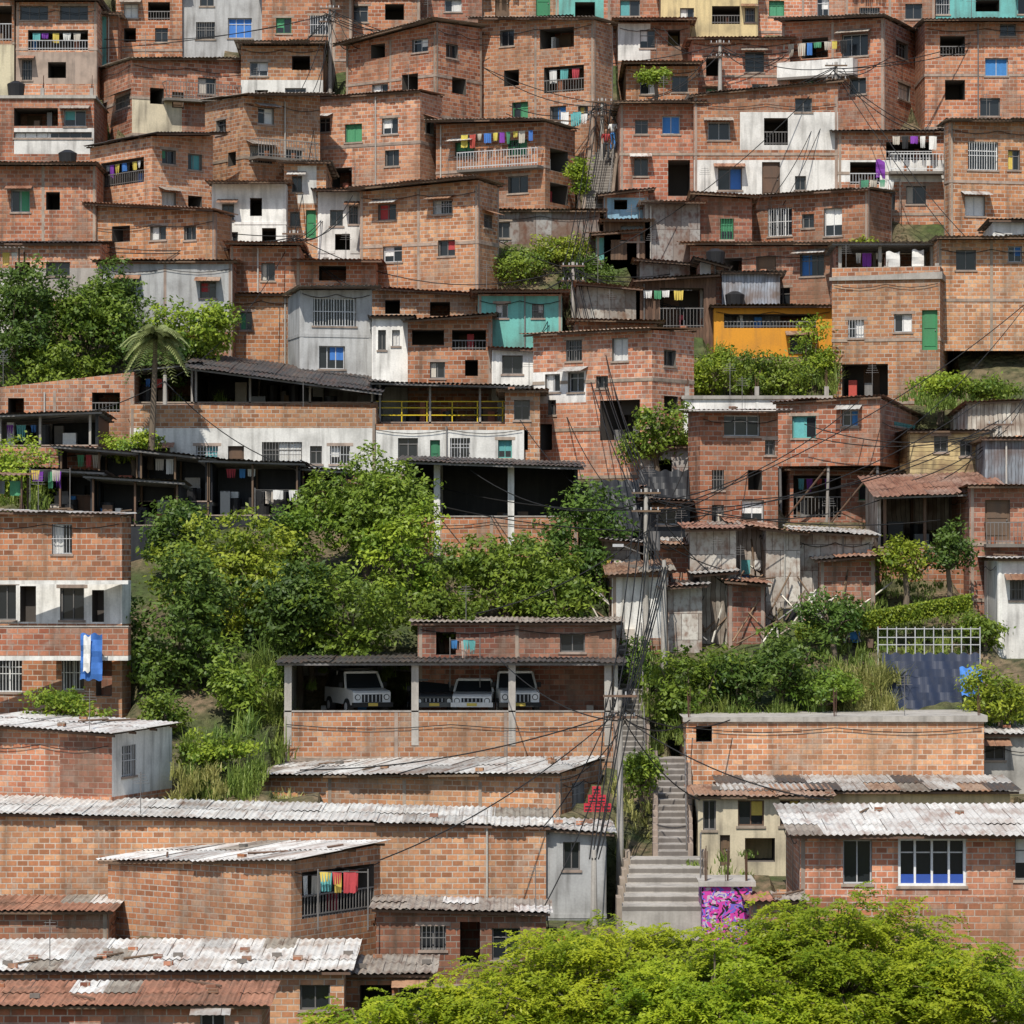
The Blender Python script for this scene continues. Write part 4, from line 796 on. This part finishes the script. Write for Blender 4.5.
sheet('purple_cloth',876,885,160,178,175.6,'cp',.04,6)
for (u0,u1,v,D) in [(318,368,872,106.9),(255,300,490,146),(545,580,935,107.5),(740,770,560,141),(600,640,560,140),(860,900,180,175),(560,590,112,180),(30,70,470,144),(690,730,610,138),(450,480,640,131)]:
    mb=MB();laundry(mb,P,0,PX(u1,D)-PX(u0,D),0,0);laundry(mb,P,0,PX(u1,D)-PX(u0,D),-.05,.35)
    for x in (0,PX(u1,D)-PX(u0,D)): mb.cyl('line_posts','steel',(x,0,-1.9),(x,0,.1),.025,n=5)
    mb.build('clothesline',(PX(u0,D),D,PZ(v,D)))
mb=MB();D=119
for i in range(3):
    for k in range(3-i): 
        x=i*.15+k*.34;z=i*.31; mb.box('crates','red',x,x+.31,0,.4,z,z+.29)
        for q in range(2): mb.box('crate_slots','black',x+.04,x+.27,-.005,0,z+.05+q*.12,z+.1+q*.12)
mb.build('red_drinks_crates',(PX(584,D),D,PZ(812,D)))
mb=MB()
for i in range(110):
    D=R.uniform(136,142);u=R.uniform(600,880);v=1024-(D-100)/.093;x,z=PX(u,D),PZ(v,D)-.3;a=R.uniform(-1.1,1.1);L=R.uniform(.8,2.4)
    mb.cyl('planks',R.choice(['woodd','woodw','steel','wood','woodd','cn']),(x,D,z),(x+math.sin(a)*L,D+.5,z+math.cos(a)*L*.9),.04,n=4)
for i in range(60):
    D=R.uniform(134,143);u=R.uniform(600,880);v=1024-(D-100)/.093;x,z=PX(u,D),PZ(v,D)-.4;w=R.uniform(.2,.6)
    mb.box('scrap',R.choice(['woodd','cb','cn','tankblk','terracotta','rust','cw']),x,x+w,D,D+.4,z,z+R.uniform(.3,.9))
mb.build('scrap_timber')
# ---------------- people on the upper stairs
def person(u,D,v,shirt,trous,ph=0):
    z=PZ(v,D);x=PX(u,D)
    def skin(nm,vs,es,rad,mat,root=0):
        me=bpy.data.meshes.new(nm);me.from_pydata(vs,es,[]);o=bpy.data.objects.new(nm,me);sc.collection.objects.link(o);o.parent=e
        o.modifiers.new('s','SKIN');sv=me.skin_vertices[0].data
        for i,r in enumerate(rad): sv[i].radius=(r,r*.85); sv[i].use_root=(i==root)
        o.modifiers.new('b','SUBSURF').levels=1;o.modifiers['b'].render_levels=2;me.materials.append(MATS[mat])
    e=bpy.data.objects.new('person',None);sc.collection.objects.link(e);e.location=(x,D,z);e.rotation_euler=(0,0,ph)
    skin('trousers',[(0,0,.95),(.1,0,.88),(.12,-.06,.48),(.12,.03,.08),(.12,-.1,.04),(-.1,0,.88),(-.11,.04,.48),(-.12,.12,.08),(-.12,.0,.04)],[(0,1),(1,2),(2,3),(3,4),(0,5),(5,6),(6,7),(7,8)],[.13,.1,.07,.05,.045,.1,.07,.05,.045],trous)
    skin('shirt',[(0,0,.95),(0,0,1.2),(0,0,1.42),(.18,0,1.4),(.25,.02,1.15),(-.18,0,1.4),(-.25,-.04,1.15)],[(0,1),(1,2),(2,3),(3,4),(2,5),(5,6)],[.14,.14,.13,.075,.055,.075,.055],shirt)
    skin('head_and_neck',[(0,0,1.44),(0,0,1.52),(0,-.01,1.6),(0,0,1.7)],[(0,1),(1,2),(2,3)],[.055,.06,.1,.085],'skin'); skin('hair',[(0,.03,1.63),(0,.02,1.72)],[(0,1)],[.1,.09],'black')
    for s,q in ((1,.02),(-1,-.04)): skin('forearm',[(s*.25,q,1.18),(s*.27,q-.1,.93),(s*.27,q-.14,.84)],[(0,1),(1,2)],[.042,.032,.035],'skin')
person(606,180,160,'cr','cardark',.3); person(613,181,150,'cw','cb',2.8)
# ---------------- light, sky, camera
w=bpy.data.worlds.new('World');sc.world=w;w.use_nodes=True;nt=w.node_tree;bg=nt.nodes['Background']
sky=nt.nodes.new('ShaderNodeTexSky');sky.sky_type='NISHITA';sky.sun_disc=False
el=math.radians(54);az=math.radians(194)
sky.sun_elevation=el;sky.sun_rotation=az;nt.links.new(sky.outputs[0],bg.inputs[0]);bg.inputs[1].default_value=.14
sl=bpy.data.lights.new('sun','SUN');sl.energy=5.0;sl.angle=math.radians(.5);sl.color=(1,.95,.87);so=bpy.data.objects.new('sun',sl);sc.collection.objects.link(so)
dv=Vector((math.sin(az)*math.cos(el),math.cos(az)*math.cos(el),math.sin(el)))
so.rotation_euler=dv.to_track_quat('Z','Y').to_euler()
cd=bpy.data.cameras.new('camera');cd.sensor_width=36;cd.lens=F/1024*36;cd.shift_y=48/1024;cd.clip_end=4000;cd.clip_start=1
co=bpy.data.objects.new('camera',cd);sc.collection.objects.link(co);co.location=(0,0,0);co.rotation_euler=(math.radians(90),0,0);sc.camera=co
print('objects',len(bpy.data.objects))
